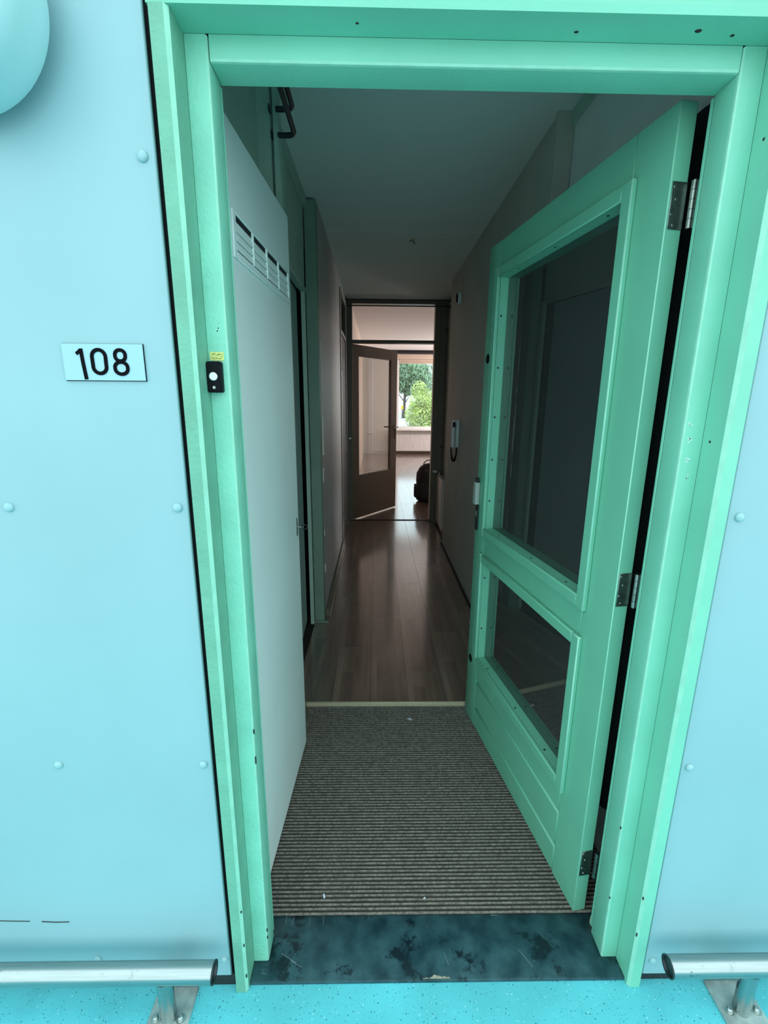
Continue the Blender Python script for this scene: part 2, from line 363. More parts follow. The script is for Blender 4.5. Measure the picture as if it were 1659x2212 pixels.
# --- floors inside
sub = sbox('subfloor', -1.5, 3.4, 0.9246, 2.040, -0.22, -0.0005, M['subfloor'], kind=S)
floor = obj('floor', box(B(), -1.5, 4.0, 2.0525, 13.3, -0.22, 0.020), M['subfloor'], kind=S, label='brown laminate floor running from hall to living room', cat='floor')
sbox('floor_slab', 1.9, 4.0, 5.8, 13.2, 0.0202, 0.030, M['plank'], floor)
W, LEN = 0.194, 1.285
rows = 12
pm = {}
for k in range(rows):
    x0 = -0.412 + W*k; x1 = x0 + W
    y = 2.0525 - [0.0, 0.75, 0.31, 1.02, 0.55, 0.15, 0.9, 0.42, 1.1, 0.68, 0.25, 0.95][k]
    while y < 13.2:
        a, b_ = max(y, 2.0525), min(y+LEN, 13.2); y += LEN
        if b_ - a < 0.05: continue
        if x0 > 0.80 and b_ < 5.8: continue
        if x0 > 0.80: a = max(a, 5.8)
        key = round(b_-a, 3)
        if key not in pm:
            bm = box(B(), -W/2+0.0003, W/2-0.0003, -key/2+0.0003, key/2-0.0003, 0, 0.0095, 0.0006, 1, lambda c: c.z > 0.009)
            pl = obj('plank', bm, M['plank'], floor, local=True); pm[key] = pl
        else: pl = copy_part(pm[key], floor)
        pl.location = Vector(((x0+x1)/2, (a+b_)/2, 0.0203)) - floor.location
nos = obj('trim_6', box(B(), -0.345, 0.700, 2.0405, 2.0522, 0.0, 0.0345, 0.003), M['nosing'], kind=S, label='pale wooden edge strip between ribbed mat and laminate')
sbox('edge_return', -0.356, -0.346, 1.96, 2.052, 0.0, 0.030, M['nosing'], nos)

# --- ceilings
ceil = sbox('ceiling', -1.5, 1.0, 1.0185, 5.80, 2.600, 2.80, M['hallceil'], kind=S, label='plain hall ceiling, teal near the door and dark at the far end')
sbox('seam', -0.345, 0.705, 3.445, 3.450, 2.598, 2.600, M['hallceil'], ceil)
plug = thing('ceiling_plug', (0.249, 3.576, 2.585), 'small ceiling cable plug in the middle of the hall ceiling', 'ceiling plug')
obj('plug_body', lathe(B(), (0.249, 3.576, 2.6), (0, 0, -1), [(0.022, 0), (0.020, 0.007), (0.010, 0.011), (0, 0.012)], 14), M['cream'], plug)
obj('wire', tube(B(), [(0.245, 3.57, 2.59), (0.235, 3.565, 2.578), (0.225, 3.565, 2.583)], 0.003, 6), M['dark_metal'], plug)
obj('wire', tube(B(), [(0.252, 3.58, 2.59), (0.256, 3.575, 2.572), (0.263, 3.575, 2.566)], 0.003, 6), M['dark_metal'], plug)
sbox('living_room_ceiling', -1.5, 4.1, 5.80, 13.4, 2.81, 2.95, M['living_ceil'], kind=S)

# --- left side of the hall
wl = obj('wall_left', box(B(), -0.412, -0.345, 3.006, 4.640, 0.0305, 2.5995), M['hallwall_left'], kind=S, label='grey hall wall between the two left doorways')
bm = B()
box(bm, -0.46, -0.412, 1.875, 2.05, 0.0305, 2.5995); box(bm, -0.46, -0.412, 2.05, 2.885, 2.125, 2.5995)
obj('wall_recess_left', bm, M['closet_trim'], kind=S, label='grey-green wall panel over the second left doorway')
bm = B(); box(bm, -0.412, -0.345, 2.918, 3.000, 0.0305, 2.590, 0.003)
post = obj('trim_7', bm, M['post'], kind=S, label='grey-green wall post after the toilet doorway')
bm = B()  # short pale strips of uneven width up the post edge
for z0, z1, w_ in ((0.36, 0.42, 0.004), (0.62, 0.66, 0.003), (0.985, 1.08, 0.004), (1.16, 1.40, 0.007), (1.40, 1.50, 0.004), (1.56, 1.61, 0.006), (1.68, 1.86, 0.003)):
    box(bm, -0.3449, -0.3440+w_*1.4, 2.9990, 3.0055, z0, z1)
obj('corner_strip', bm, M['strip_pale'], post, label='pale strips along the post corner')
obj('foot_strip', box(B(), -0.430, -0.320, 2.903, 2.9175, 0.0305, 0.043, 0.002), M['post'], post)
sbox('trim_8', -0.436, -0.4135, 2.886, 2.917, 0.0305, 2.12, M['closet_trim'], kind=S, label='jamb of the toilet doorway')
sbox('trim_9', -0.4115, -0.396, 1.88, 2.917, 2.545, 2.5995, M['closet_trim'], kind=S, label='cornice strip over the second left doorway')
bm = B(); box(bm, -0.440, -0.404, 2.05, 2.885, 2.105, 2.1248, 0.003)
obj('trim_10', bm, M['closet_trim'], kind=S, label='head moulding of the toilet doorway')
base = sbox('baseboard_left', -0.3445, -0.324, 3.004, 4.62, 0.0305, 0.088, M['trim_in'], None, 0.004, kind=S, label='brown baseboard of the left hall wall')
obj('edge_bead', box(B(), -0.3238, -0.314, 3.004, 4.62, 0.0305, 0.042, 0.003), M['nosing'], base)
# closet cupboard surround
bm = B()
box(bm, -0.450, -0.358, 1.812, 1.870, 0.0305, 2.5995, 0.002); box(bm, -0.3525, -0.330, 1.822, 1.868, 0.0305, 2.5995, 0.003); box(bm, -0.358, -0.3525, 1.84, 1.86, 0.0305, 2.59)
obj('trim_11', bm, M['closet_trim'], kind=S, label='stepped grey-green post beside the meter cupboard door')
bm = B(); box(bm, -0.425, -0.400, 1.060, 1.811, 2.135, 2.5995)
obj('wall_cupboard', bm, M['closet_trim'], kind=S, label='dark upper panel over the cupboard door')
bm = B(); box(bm, -1.1, -0.345, 1.0186, 1.040, 0.0, 2.5995); box(bm, -1.1, -1.05, 1.041, 1.81, 0.0, 2.5995); box(bm, -1.1, -0.451, 1.812, 1.874, 0.0, 2.5995)
obj('wall_meter_cupboard', bm, M['hallwall_left'], kind=S)
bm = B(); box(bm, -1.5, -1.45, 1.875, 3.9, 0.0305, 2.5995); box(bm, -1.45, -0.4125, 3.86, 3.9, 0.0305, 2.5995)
obj('wall_toilet', bm, M['black_gap'], kind=S)  # toilet walls coloured near-black: the unlit room's shade put into the paint
# behind the third doorway
bm = B(); box(bm, -0.412, -0.345, 5.505, 5.629, 0.0305, 2.5995); box(bm, -0.412, -0.345, 4.641, 5.504, 2.52, 2.5995); box(bm, -0.9, -0.85, 3.901, 5.63, 0.0305, 2.5995)
obj('wall_left_end', bm, M['hallwall_left'], kind=S, label='wall around the third left doorway')
# --- right side of the hall
bm = B(); box(bm, 0.766, 0.86, 1.019, 2.110, 0.0, 2.5995)
obj('wall_recess_right', bm, M['recess'], kind=S, label='recessed wall behind the open green door')
obj('trim_12', box(B(), 0.750, 0.7655, 1.019, 2.109, 2.552, 2.5995), M['closet_trim'], kind=S, label='cornice strip above the open green door')
wr = obj('wall_right', box(B(), 0.705, 0.86, 2.1105, 4.720, 0.0305, 2.5995), M['hallwall'], kind=S, label='dim right hall wall with the intercom')
sbox('wall_post_face', 0.695, 0.7655, 2.094, 2.1095, 0.036, 2.5995, M['hallwall'], None, 0.002, kind=S, label='end post of the right hall wall')
bm = B(); box(bm, 0.812, 0.86, 4.7205, 5.629, 0.0305, 2.5995); obj('wall_radiator_recess', bm, M['hallwall'], kind=S, label='shallow recess with the hall radiator')
sbox('baseboard_right', 0.690, 0.7048, 2.12, 4.72, 0.0305, 0.042, M['subfloor'], None, 0.002, kind=S, label='low dark strip at the foot of the right hall wall')

# ================================================================== ENTRANCE FRAME
fr = obj('trim_1', B() if False else box(B(), -0.3277, -0.2872, 0.956, 1.018, 0.0105, 2.1073, 0.005, 2, lambda c: c.x > -0.29), M['mint_rough'], kind=S, label='mint green door frame post with the doorbell', cat='door frame')
lightened(fr, M['mint_highlight'])
lightened(obj('jamb', box(B(), 0.6293, 0.6725, 0.956, 1.018, 0.0105, 2.1073, 0.005, 2, lambda c: c.x < 0.63), M['mint'], fr), M['mint_highlight'])
lightened(obj('lintel', box(B(), -0.2862, 0.6286, 0.9562, 1.018, 2.068, 2.1073, 0.005, 2, lambda c: c.y < 0.957 and c.z < 2.069), M['mint'], fr), M['mint_highlight'])
def casing(x0, x1, inner):
    bm = B(); box(bm, x0, x1, 0.892, 0.9556, 0.0006, 2.1073, 0.0065, 1, lambda c: c.y < 0.893 and abs(c.x-inner) < 0.001 and 0.1 < c.z)
    return bm
lightened(obj('casing', casing(-0.358, -0.3281, -0.3281), M['mint_casing'], fr), M['mint_highlight'])
lightened(obj('casing', casing(0.6729, 0.7040, 0.6729), M['mint'], fr), M['mint_highlight'])
bm = B()   # head casing with a sloping weather strip
prof = [(0.956, 2.1077), (0.894, 2.1077), (0.892, 2.1200), (0.925, 2.165), (0.9595, 2.165), (0.9595, 2.1120), (0.956, 2.1110)]
ring0 = [bm.verts.new((-0.362, y, z)) for y, z in prof]; ring1 = [bm.verts.new((0.7065, y, z)) for y, z in prof]
n_ = len(prof)
for i in range(n_): bm.faces.new((ring0[i], ring0[(i+1) % n_], ring1[(i+1) % n_], ring1[i]))
bm.faces.new(ring0); bm.faces.new(ring1[::-1])
head = obj('head_casing', bm, M['mint'], fr)
for x, y, sx, sy in ((0.330, 0.934, 0.008, 0.003), (0.530, 0.926, 0.012, 0.006), (0.593, 0.934, 0.007, 0.004), (-0.034, 0.926, 0.006, 0.002)):
    bm = lathe(B(), (0, 0, 0), (0, 0, -1), [(1, 0), (0.8, 0.0009), (0, 0.0012)], 9)
    bm.transform(Matrix.Translation((x, y, 2.1076)) @ Matrix.Diagonal((sx/2, sy/2+0.001, 1, 1)))
    obj('nail_hole', bm, M['rust'], head)
bm = B()
for x, z, r_ in ((-0.3065, 1.636, 0.0016), (-0.3045, 1.641, 0.0014), (-0.303, 1.650, 0.0007)):
    lathe(bm, (x, 0.9561, z), (0, -1, 0), [(r_, 0), (r_*0.7, 0.0005), (0, 0.0006)], 8)
obj('screw_hole', bm, M['rust'], fr)
# paint chips along the frame's arrises
def chips(name, pts):
    bm = B()
    for x, y, z, h in pts: box(bm, x-0.0016, x+0.0016, y-0.0012, y+0.0012, z-h/2, z+h/2, 0.0006)
    obj(name, bm, M['skirt'], fr)
chips('paint_chip', [(-0.2878, 0.9566, 0.12, 0.010), (-0.2878, 0.9566, 0.095, 0.008), (-0.3300, 0.8942, 0.27, 0.006), (-0.3300, 0.8942, 0.055, 0.010), (-0.3300, 0.8942, 0.16, 0.008),
                      (-0.2878, 0.9566, 0.74, 0.012), (-0.2878, 0.9566, 0.66, 0.02), (0.6299, 0.9566, 0.22, 0.006), (0.6299, 0.9566, 0.45, 0.008), (0.6740, 0.8945, 0.30, 0.008), (0.6740, 0.8945, 0.18, 0.010)])
bm = B(); rnd = random.Random(3)
for cx_, cz_ in ((0.643, 1.465), (0.646, 1.435), (0.646, 1.392), (0.650, 1.358)):
    for _ in range(6):
        a, b_ = cx_+rnd.uniform(-0.005, 0.005), cz_+rnd.uniform(-0.005, 0.005); w_ = rnd.uniform(0.0006, 0.0018)
        box(bm, a-w_, a+w_, 0.9554, 0.9561, b_-w_*0.8, b_+w_*0.8)
obj('filler_spot', bm, M['scrap'], fr, label='four whitish filler spots')
for yy, zz in ((0.929, 1.957), (0.934, 1.433)):
    obj('nail_hole', lathe(B(), (0.6729, yy, zz), (-1, 0, 0), [(0.0030, 0), (0.0022, 0.0006), (0, 0.0008)], 9), M['rust'], fr)
obj('weather_strip', box(B(), 0.6290, 0.6325, 1.0185, 1.026, 0.0305, 2.066, 0.001), M['mint'], fr)
obj('weather_strip', box(B(), -0.2900, -0.2868, 1.0183, 1.022, 0.03, 2.066, 0.001), M['mint'], fr)
# threshold slab
th = obj('trim_2', box(B(), -0.327, 0.672, 0.9070, 1.0700, -0.0004, 0.0098, 0.0025, 2), M['threshold'], kind=S, label='scratched dark blue threshold slab', cat='threshold')
bm = B()
for (x, y, a, l) in ((-0.235, 0.962, -0.5, 0.05), (-0.212, 0.948, -0.45, 0.035), (0.42, 0.955, -1.0, 0.05), (0.20, 0.955, -1.3, 0.03), (-0.19, 1.055, 1.5, 0.02), (-0.15, 1.058, 1.6, 0.03), (-0.26, 1.06, 1.5, 0.02), (-0.24, 1.055, 1.4, 0.025), (0.36, 1.066, 0.0, 0.02)):
    tube(bm, [(x-math.cos(a)*l/2, y-math.sin(a)*l/2, 0.0099), (x+math.cos(a)*l/2, y+math.sin(a)*l/2, 0.0099)], 0.00035, 4)
obj('scratch', bm, M['scuff'], th)
rnd = random.Random(11); bm = B()
for cx_, rx_, ry_ in ((0.165, 0.020, 0.010), (0.192, 0.014, 0.006), (0.140, 0.010, 0.004)):
    rim_ = [bm.verts.new((cx_+rx_*rnd.uniform(0.6, 1.1)*math.cos(2*PI*i/14), 0.9105+ry_*rnd.uniform(0.4, 1.1)*max(0.0, math.sin(2*PI*i/14)), 0.0099)) for i in range(14)]
    low_ = [bm.verts.new((v.co.x, v.co.y, 0.0096)) for v in rim_]
    bm.faces.new(rim_)
    for i in range(14): bm.faces.new((low_[i], low_[(i+1) % 14], rim_[(i+1) % 14], rim_[i]))
obj('worn_patch', bm, M['lightened'], th, label='tan wear patch at the front edge')

# ================================================================== ENTRANCE DOOR (open), local x = along the leaf, -y = thickness, z up
ANG = math.radians(99.186)
d1 = thing('door_1', (0.598, 1.069, 0.0), 'mint green entrance door standing open with two dark panes', 'door', S, rotz=ANG)
def dbox(name, u0, u1, o0, o1, z0, z1, m=None, bev=0.0015, parent=d1, seg=1, **kw):
    return obj(name, box(B(), u0, u1, o0, o1, z0, z1, bev, seg), m or M['mint_door'], parent, local=True, **kw)
TH = -0.040
lightened(dbox('stile', 0.0, 0.1228, TH, 0.0, 0.0165, 2.090, bev=0.002), M['mint_highlight']); dbox('stile', 0.8384, 0.953, TH, 0.0, 0.0165, 2.090, bev=0.003, seg=2)
dbox('rail', 0.1234, 0.8378, TH, 0.0, 1.978, 2.089); dbox('rail', 0.1234, 0.8378, TH, 0.0, 0.852, 0.966)
for z0, z1 in ((0.2525, 0.360), (0.1195, 0.2495), (0.0175, 0.1165)):
    dbox('board', 0.1234, 0.8378, TH, -0.0004, z0, z1, bev=0.0055)
scr0 = None
def screw_at(loc, axis):
    bm = lathe(B(), loc, axis, [(0.0042, -0.001), (0.0042, 0.0006), (0.0030, 0.0009), (0, 0.0002)], 9)
    return obj('screw', bm, M['dark_metal'], d1, local=True)
for (u0, u1, z0, z1) in ((0.103, 0.868, 0.948, 1.995), (0.105, 0.868, 0.340, 0.868)):
    w_ = 0.036; g0, g1 = -0.036, 0.014
    for a, b_ in ((u0, u0+w_), (u1-w_, u1)): 
        lightened(dbox('glazing_bead', a, b_, 0.0002, g1, z0, z1, bev=0.003), M['mint_highlight'])
    dbox('glazing_bead', u0+w_+0.0004, u1-w_-0.0004, 0.0002, g1-0.0006, z0, z0+w_, bev=0.003); dbox('glazing_bead', u0+w_+0.0004, u1-w_-0.0004, 0.0002, g1-0.0006, z1-w_, z1, bev=0.003)
    # linings down to the glass
    bm = B(); box(bm, 0.1230, u0+w_, g0, 0.0, z0+0.018, z1-0.018); box(bm, u1-w_, 0.8382, g0, 0.0, z0+0.018, z1-0.018)
    box(bm, u0+w_, u1-w_, g0, 0.0, z0+0.012, z0+w_-0.0008); box(bm, u0+w_, u1-w_, g0, 0.0, z1-w_+0.0008, z1-0.012)
    obj('rebate', bm, M['mint_door'], d1, local=True)
    dbox('pane', u0+w_, u1-w_, -0.0355, -0.0315, z0+w_, z1-w_, M['wire_glass'], 0.0, label='dark glass pane')
for z in (1.825, 1.635, 1.446, 1.275, 1.103): screw_at((0.832, -0.009, z), (-1, 0, 0))
for u_ in (0.22, 0.47, 0.71): screw_at((u_, -0.012, 1.9598), (0, 0, -1))
for u_ in (0.23, 0.45, 0.72): screw_at((u_, -0.010, 0.9832), (0, 0, 1))
for z in (0.76, 0.52): screw_at((0.832, -0.009, z), (-1, 0, 0))
for u_ in (0.25, 0.47, 0.74): screw_at((u_, -0.010, 0.3752), (0, 0, 1))
for z in (1.675, 0.324):
    obj('bolt_hole', lathe(B(), (0.916, -0.0008, z), (0, 1, 0), [(0.019, 0), (0.019, 0.0016), (0.015, 0.0020), (0, 0.0012)], 16), M['black'], d1, local=True, label='dark round bolt hole')
# night lock
lk = dbox('lock', 0.9175, 0.947, 0.0002, 0.020, 1.068, 1.165, M['nickel'], 0.002, label='bright metal lock case at the door edge')
dbox('escutcheon', 0.916, 0.944, 0.0002, 0.006, 0.950, 1.066, M['dark_metal'], 0.002, lk); dbox('cylinder', 0.921, 0.939, 0.006, 0.011, 1.012, 1.042, M['chrome'], 0.003, lk)
dbox('knob', 0.921, 0.941, 0.002, 0.016, 1.166, 1.186, M['dark_metal'], 0.004, lk); dbox('inner_case', 0.9535, 0.985, -0.058, -0.005, 1.065, 1.165, M['dark_metal'], 0.003, lk)
# hinges
for zc in (1.904, 1.054, 0.197):
    hp = obj('hinge', box(B(), -0.0022, -0.0001, -0.0385, -0.004, zc-0.044, zc+0.044, 0.0006), M['hinge'], d1, local=True, label='dull steel butt hinge')
    for i, (oo, dz) in enumerate(((-0.010, 0.035), (-0.0165, 0.012), (-0.010, -0.016), (-0.0165, -0.036))):
        obj('screw', lathe(B(), (-0.0022, oo, zc+dz), (-1, 0, 0), [(0.0034, 0), (0.003, 0.0008), (0.0016, 0.0009), (0, 0.0002)], 10), M['chrome'], hp, local=True)
    for i in range(5):
        z0 = zc-0.044+i*0.0178
        obj('knuckle', cyl(B(), (-0.012, -0.046, z0), (-0.012, -0.046, z0+0.0170), 0.0064, n=14), M['hinge'], hp, local=True)
    obj('leaf', box(B(), -0.0265, -0.0125, -0.0535, -0.0515, zc-0.044, zc+0.044, 0.0005), M['hinge'], hp, local=True)

# black cloth hanging behind the open door, on the recess wall
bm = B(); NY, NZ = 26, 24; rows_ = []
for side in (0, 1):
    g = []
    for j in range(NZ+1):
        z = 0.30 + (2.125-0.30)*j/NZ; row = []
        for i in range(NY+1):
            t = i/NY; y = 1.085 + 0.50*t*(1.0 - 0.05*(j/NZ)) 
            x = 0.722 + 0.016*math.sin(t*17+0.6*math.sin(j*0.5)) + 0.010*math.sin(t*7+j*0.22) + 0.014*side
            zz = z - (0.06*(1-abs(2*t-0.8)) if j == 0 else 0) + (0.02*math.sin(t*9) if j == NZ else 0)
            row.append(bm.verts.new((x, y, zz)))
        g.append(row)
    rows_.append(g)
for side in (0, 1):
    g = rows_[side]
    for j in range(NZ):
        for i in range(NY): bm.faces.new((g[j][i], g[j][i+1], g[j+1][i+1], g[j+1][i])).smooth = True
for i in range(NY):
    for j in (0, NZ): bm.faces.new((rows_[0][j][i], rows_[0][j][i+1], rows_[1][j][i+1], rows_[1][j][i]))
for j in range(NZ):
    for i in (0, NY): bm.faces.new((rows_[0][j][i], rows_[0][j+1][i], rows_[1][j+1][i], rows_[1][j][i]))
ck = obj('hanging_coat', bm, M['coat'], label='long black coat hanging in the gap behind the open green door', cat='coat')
obj('hook', tube(B(), [(0.7655, 1.30, 2.09), (0.752, 1.30, 2.09), (0.742, 1.30, 2.095), (0.741, 1.30, 2.105)], 0.004, 8), M['dark_metal'], ck)
pb = obj('pebble', lathe(B(), (0.6480, 1.040, 0.0), (0, 0, 1), [(0.006, 0), (0.011, 0.006), (0.010, 0.030), (0.006, 0.045), (0, 0.050)], 10), M['stone'], label='beige door wedge stub beside the lowest hinge', cat='door wedge')

# ================================================================== METER CUPBOARD DOOR with louvred grille
cd_rot = math.atan2(0.595, 0.0276)
d2 = thing('door_2', (-0.3404, 1.045, 0.0), 'grey-green cupboard door ajar on the left, with a louvred grille', 'door', S, rotz=cd_rot)
d2.rotation_euler = (0, 0, cd_rot)
def cbox(name, a, b_, o0, o1, z0, z1, m=None, bev=0.002, parent=d2, **kw):   # local y negative = towards the hall (right)
    return obj(name, box(B(), a, b_, o0, o1, z0, z1, bev), m or M['closet'], parent, local=True, **kw)
CL = 0.742
cbox('leaf', 0.0, CL, 0.0, 0.038, 0.022, 2.117, bev=0.003)
gx0, gx1, gz0, gz1 = 0.148, 0.705, 1.830, 1.932
gr = obj('grille', box(B(), gx0, gx0+0.020, -0.005, -0.0002, gz0, gz1, 0.0015), M['closet'], d2, local=True, label='white-grey louvred ventilation grille')
bm = B(); box(bm, gx0+0.0203, gx1, -0.005, -0.0002, gz0, gz0+0.018, 0.0015); box(bm, gx0+0.0203, gx1, -0.005, -0.0002, gz1-0.006, gz1, 0.0015); box(bm, gx1-0.012, gx1, -0.005, -0.0002, gz0+0.018, gz1-0.006, 0.0015)
obj('surround', bm, M['closet'], gr, local=True)
cbox('backing', gx0+0.02, gx1-0.012, -0.0008, -0.0002, gz0+0.018, gz1-0.006, M['black_gap'], 0.0, gr)
span = (gx1-0.012) - (gx0+0.022)
for k in range(4):
    a = gx0+0.022+span*k/4; b_ = a + span/4
    cbox('divider', b_-0.006, b_, -0.007, -0.0009, gz0+0.018, gz1-0.006, M['closet'], 0.001, gr)
    for s_ in range(3):
        z = gz0+0.0215+s_*0.0195
        bm = B()
        vs4 = [bm.verts.new(p) for p in ((a, -0.0010, z+0.022), (b_-0.006, -0.0010, z+0.022), (b_-0.006, -0.0055, z+0.001), (a, -0.0055, z+0.001),
                                        (a, -0.0010, z+0.019), (b_-0.006, -0.0010, z+0.019), (b_-0.006, -0.0045, z-0.002), (a, -0.0045, z-0.002))]
        for q in ((0, 1, 2, 3), (4, 7, 6, 5), (3, 2, 6, 7), (0, 4, 5, 1), (0, 3, 7, 4), (1, 5, 6, 2)): bm.faces.new([vs4[i] for i in q])
        obj('louvre', bm, M['closet'], gr, local=True)
lp = cbox('lock_plate', 0.696, 0.712, -0.003, -0.0002, 0.992, 1.062, M['hinge'], 0.001)
obj('key', tube(B(), [(0.704, -0.003, 1.027), (0.704, -0.020, 1.027)], 0.0022, 8), M['chrome'], lp, local=True)
obj('key_bow', tube(B(), [(0.704, -0.020-0.011*(1-math.cos(t)), 1.027+0.010*math.sin(t)) for t in [2*PI*i/14 for i in range(15)]], 0.0020, 6), M['dark_metal'], lp, local=True)

# ================================================================== TOILET DOOR (only a sliver shows)
a3 = math.atan2(0.785, -0.027)
d3 = thing('door_3', (-0.425, 2.060, 0.0), 'teal-grey toilet door standing ajar in the second left doorway', 'door', S, rotz=a3)
obj('leaf', box(B(), 0.0, 0.770, 0.0, 0.038, 0.085, 2.10, 0.002), M['toilet_door'], d3, local=True)
obj('rebate_lip', box(B(), 0.7703, 0.7855, 0.010, 0.038, 0.086, 2.099, 0.0015), M['toilet_door'], d3, local=True)
obj('strike_plate', box(B(), 0.7857, 0.7875, 0.012, 0.034, 1.74, 1.88, 0.0005), M['chrome'], d3, local=True)
obj('strike_plate', box(B(), 0.7857, 0.7875, 0.012, 0.034, 0.28, 0.40, 0.0005), M['chrome'], d3, local=True)

# ================================================================== THIRD LEFT DOOR, glossy, with transom light
d4 = thing('door_4', (-0.36, 5.07, 0.03), 'glossy beige door at the far left end of the hall', 'door', S)
obj('leaf', box(B(), -0.385, -0.347, 4.735, 5.425, 0.045, 2.125, 0.003), M['gloss_door'], d4)
bm = B(); box(bm, -0.40, -0.337, 4.6405, 4.732, 0.0305, 2.5195, 0.003); box(bm, -0.40, -0.337, 5.428, 5.5045, 0.0305, 2.5195, 0.003); box(bm, -0.40, -0.337, 4.7325, 5.4275, 2.128, 2.165, 0.003); box(bm, -0.40, -0.337, 4.7325, 5.4275, 2.49, 2.5195, 0.003)
obj('door_frame', bm, M['trim_in'], d4)
obj('transom_pane', box(B(), -0.372, -0.366, 4.7325, 5.4275, 2.1655, 2.4895), M['clear_glass'], d4)
for z in (1.83, 0.35): obj('hinge', cyl(B(), (-0.338, 4.738, z-0.045), (-0.338, 4.738, z+0.045), 0.006, n=10), M['dark_metal'], d4)
hd = obj('handle_plate', box(B(), -0.3466, -0.341, 5.330, 5.358, 0.93, 1.12, 0.002), M['white'], d4)
obj('lever', tube(B(), [(-0.341, 5.344, 1.085), (-0.300, 5.344, 1.085), (-0.293, 5.335, 1.085), (-0.292, 5.24, 1.085)], 0.007, 8), M['chrome'], hd)

# ================================================================== END FRAME, transom light, living room door
ef = obj('trim_3', box(B(), -0.36, -0.280, 5.6305, 5.75, 0.0305, 2.5995, 0.003), M['trim_in'], kind=S, label='brown door frame between hall and living room', cat='door frame')
obj('jamb', box(B(), 0.667, 0.730, 5.6305, 5.75, 0.0305, 2.5995, 0.003), M['trim_in'], ef)
obj('transom_bar', box(B(), -0.2795, 0.6665, 5.6305, 5.75, 2.143, 2.175, 0.003), M['trim_in'], ef)
obj('head', box(B(), -0.2795, 0.6665, 5.6305, 5.75, 2.562, 2.5995, 0.003), M['trim_in'], ef)
obj('sill_strip', box(B(), -0.2795, 0.6665, 5.680, 5.712, 0.0305, 0.036, 0.002), M['subfloor'], ef)
obj('plinth_block', box(B(), 0.655, 0.684, 5.62, 5.6302, 0.0305, 0.065, 0.003), M['trim_in'], ef)
w2 = thing('window_2', (0.19, 5.69, 2.175), 'fixed glass pane over the living room door', 'window', S)
obj('pane', box(B(), -0.2795, 0.6665, 5.688, 5.693, 2.1755, 2.5615), M['clear_glass'], w2)
bm = B(); box(bm, 0.7305, 4.0, 5.652, 5.75, 0.0305, 2.82); box(bm, -0.9, -0.3605, 5.6305, 5.75, 0.0305, 2.82); box(bm, -0.3605, 0.7305, 5.76, 5.80, 2.60, 2.82)
obj('wall_living_front', bm, M['living_wall'], kind=S)
sbox('wall_end', 0.7305, 0.86, 5.6305, 5.6515, 0.0305, 2.5995, M['trim_in'], kind=S, label='narrow dark strip of wall beside the living room door frame')
# brown glazed door, swung into the living room
ang5 = math.atan2(6.427-5.66, 0.2754+0.28)
d5 = thing('door_5', (-0.278, 5.757, 0.03), 'brown glazed door half open into the living room', 'door', S, rotz=ang5)
d5.location = (-0.28, 5.66, 0.0); 
mt5 = Matrix.Translation((-0.28, 5.66, 0)) @ Matrix.Rotation(ang5, 4, 'Z')
d5['_inv'] = [x for row in mt5.inverted() for x in row]
def vbox(name, a, b_, z0, z1, m=None, o0=0.0, o1=0.038, bev=0.002, parent=d5, **kw):
    return obj(name, box(B(), a, b_, o0, o1, z0, z1, bev), m or M['brown_door'], parent, local=True, **kw)
vbox('stile', 0.0, 0.121, 0.047, 2.135); vbox('stile', 0.806, 0.9465, 0.047, 2.135); vbox('rail', 0.1214, 0.8056, 2.007, 2.135); vbox('rail', 0.1214, 0.8056, 0.047, 0.588)
vbox('pane', 0.1214, 0.8056, 0.588, 2.007, M['door_glass'], 0.016, 0.021, 0.0)
for s_, o0 in ((-1, -0.006), (1, 0.0382)):
    hp = vbox('handle_plate', 0.895, 0.925, 1.00, 1.18, M['dark_metal'], o0, o0+0.0058, 0.002)
    o_ = o0 if s_ < 0 else o0+0.0058
    obj('lever', tube(B(), [(0.91, o_, 1.15), (0.91, o_+s_*0.040, 1.15), (0.902, o_+s_*0.048, 1.15), (0.79, o_+s_*0.048, 1.155)], 0.008, 8), M['dark_metal'], hp, local=True)

# ================================================================== LIVING ROOM
sbox('wall_living_left', -0.45, -0.350, 5.7505, 12.34, 0.0305, 2.8095, M['living_tan'], kind=S, label='tan side wall of the living room behind the glazed door')
bm = B(); box(bm, -0.85, -0.80, 12.0, 13.3, 0.0305, 2.8095); box(bm, -0.80, -0.4505, 12.0, 12.05, 0.0305, 2.8095)
obj('wall_living_niche', bm, M['living_wall'], kind=S)
bm = B(); X0, X1 = 0.56, 3.35
box(bm, -0.80, X0, 13.2, 13.4, 0.0305, 2.8095); box(bm, X1, 4.1, 13.2, 13.4, 0.0305, 2.8095); box(bm, X0, X1, 13.2, 13.4, 0.0305, 0.715); box(bm, X0, X1, 13.2, 13.4, 2.58, 2.8095)
wb = obj('wall_back', bm, M['living_wall'], kind=S, label='living room end wall around the big window')
w1 = thing('window_1', (1.95, 13.2, 0.715), 'big living room window showing trees', 'window', S)
bm = B(); box(bm, X0, X0+0.06, 13.20, 13.26, 0.7155, 2.5795, 0.004); box(bm, X1-0.06, X1, 13.20, 13.26, 0.7155, 2.5795, 0.004)
box(bm, X0+0.06, X1-0.06, 13.20, 13.26, 0.7155, 0.790, 0.004); box(bm, 1.93, 1.98, 13.20, 13.26, 0.79, 2.47, 0.004)
obj('window_frame', bm, M['whitepaint'], w1)
for z0, z1, yy in ((2.47, 2.505, 13.19), (2.5055, 2.54, 13.20), (2.5405, 2.5795, 13.185)): obj('frame_rail', box(B(), X0+0.06, X1-0.06, yy, 13.26, z0, z1, 0.004), M['board'], w1)
for a, b_ in ((X0+0.06, 1.93), (1.98, X1-0.06)): obj('pane', box(B(), a, b_, 13.235, 13.240, 0.790, 2.470), M['clear_glass'], w1)
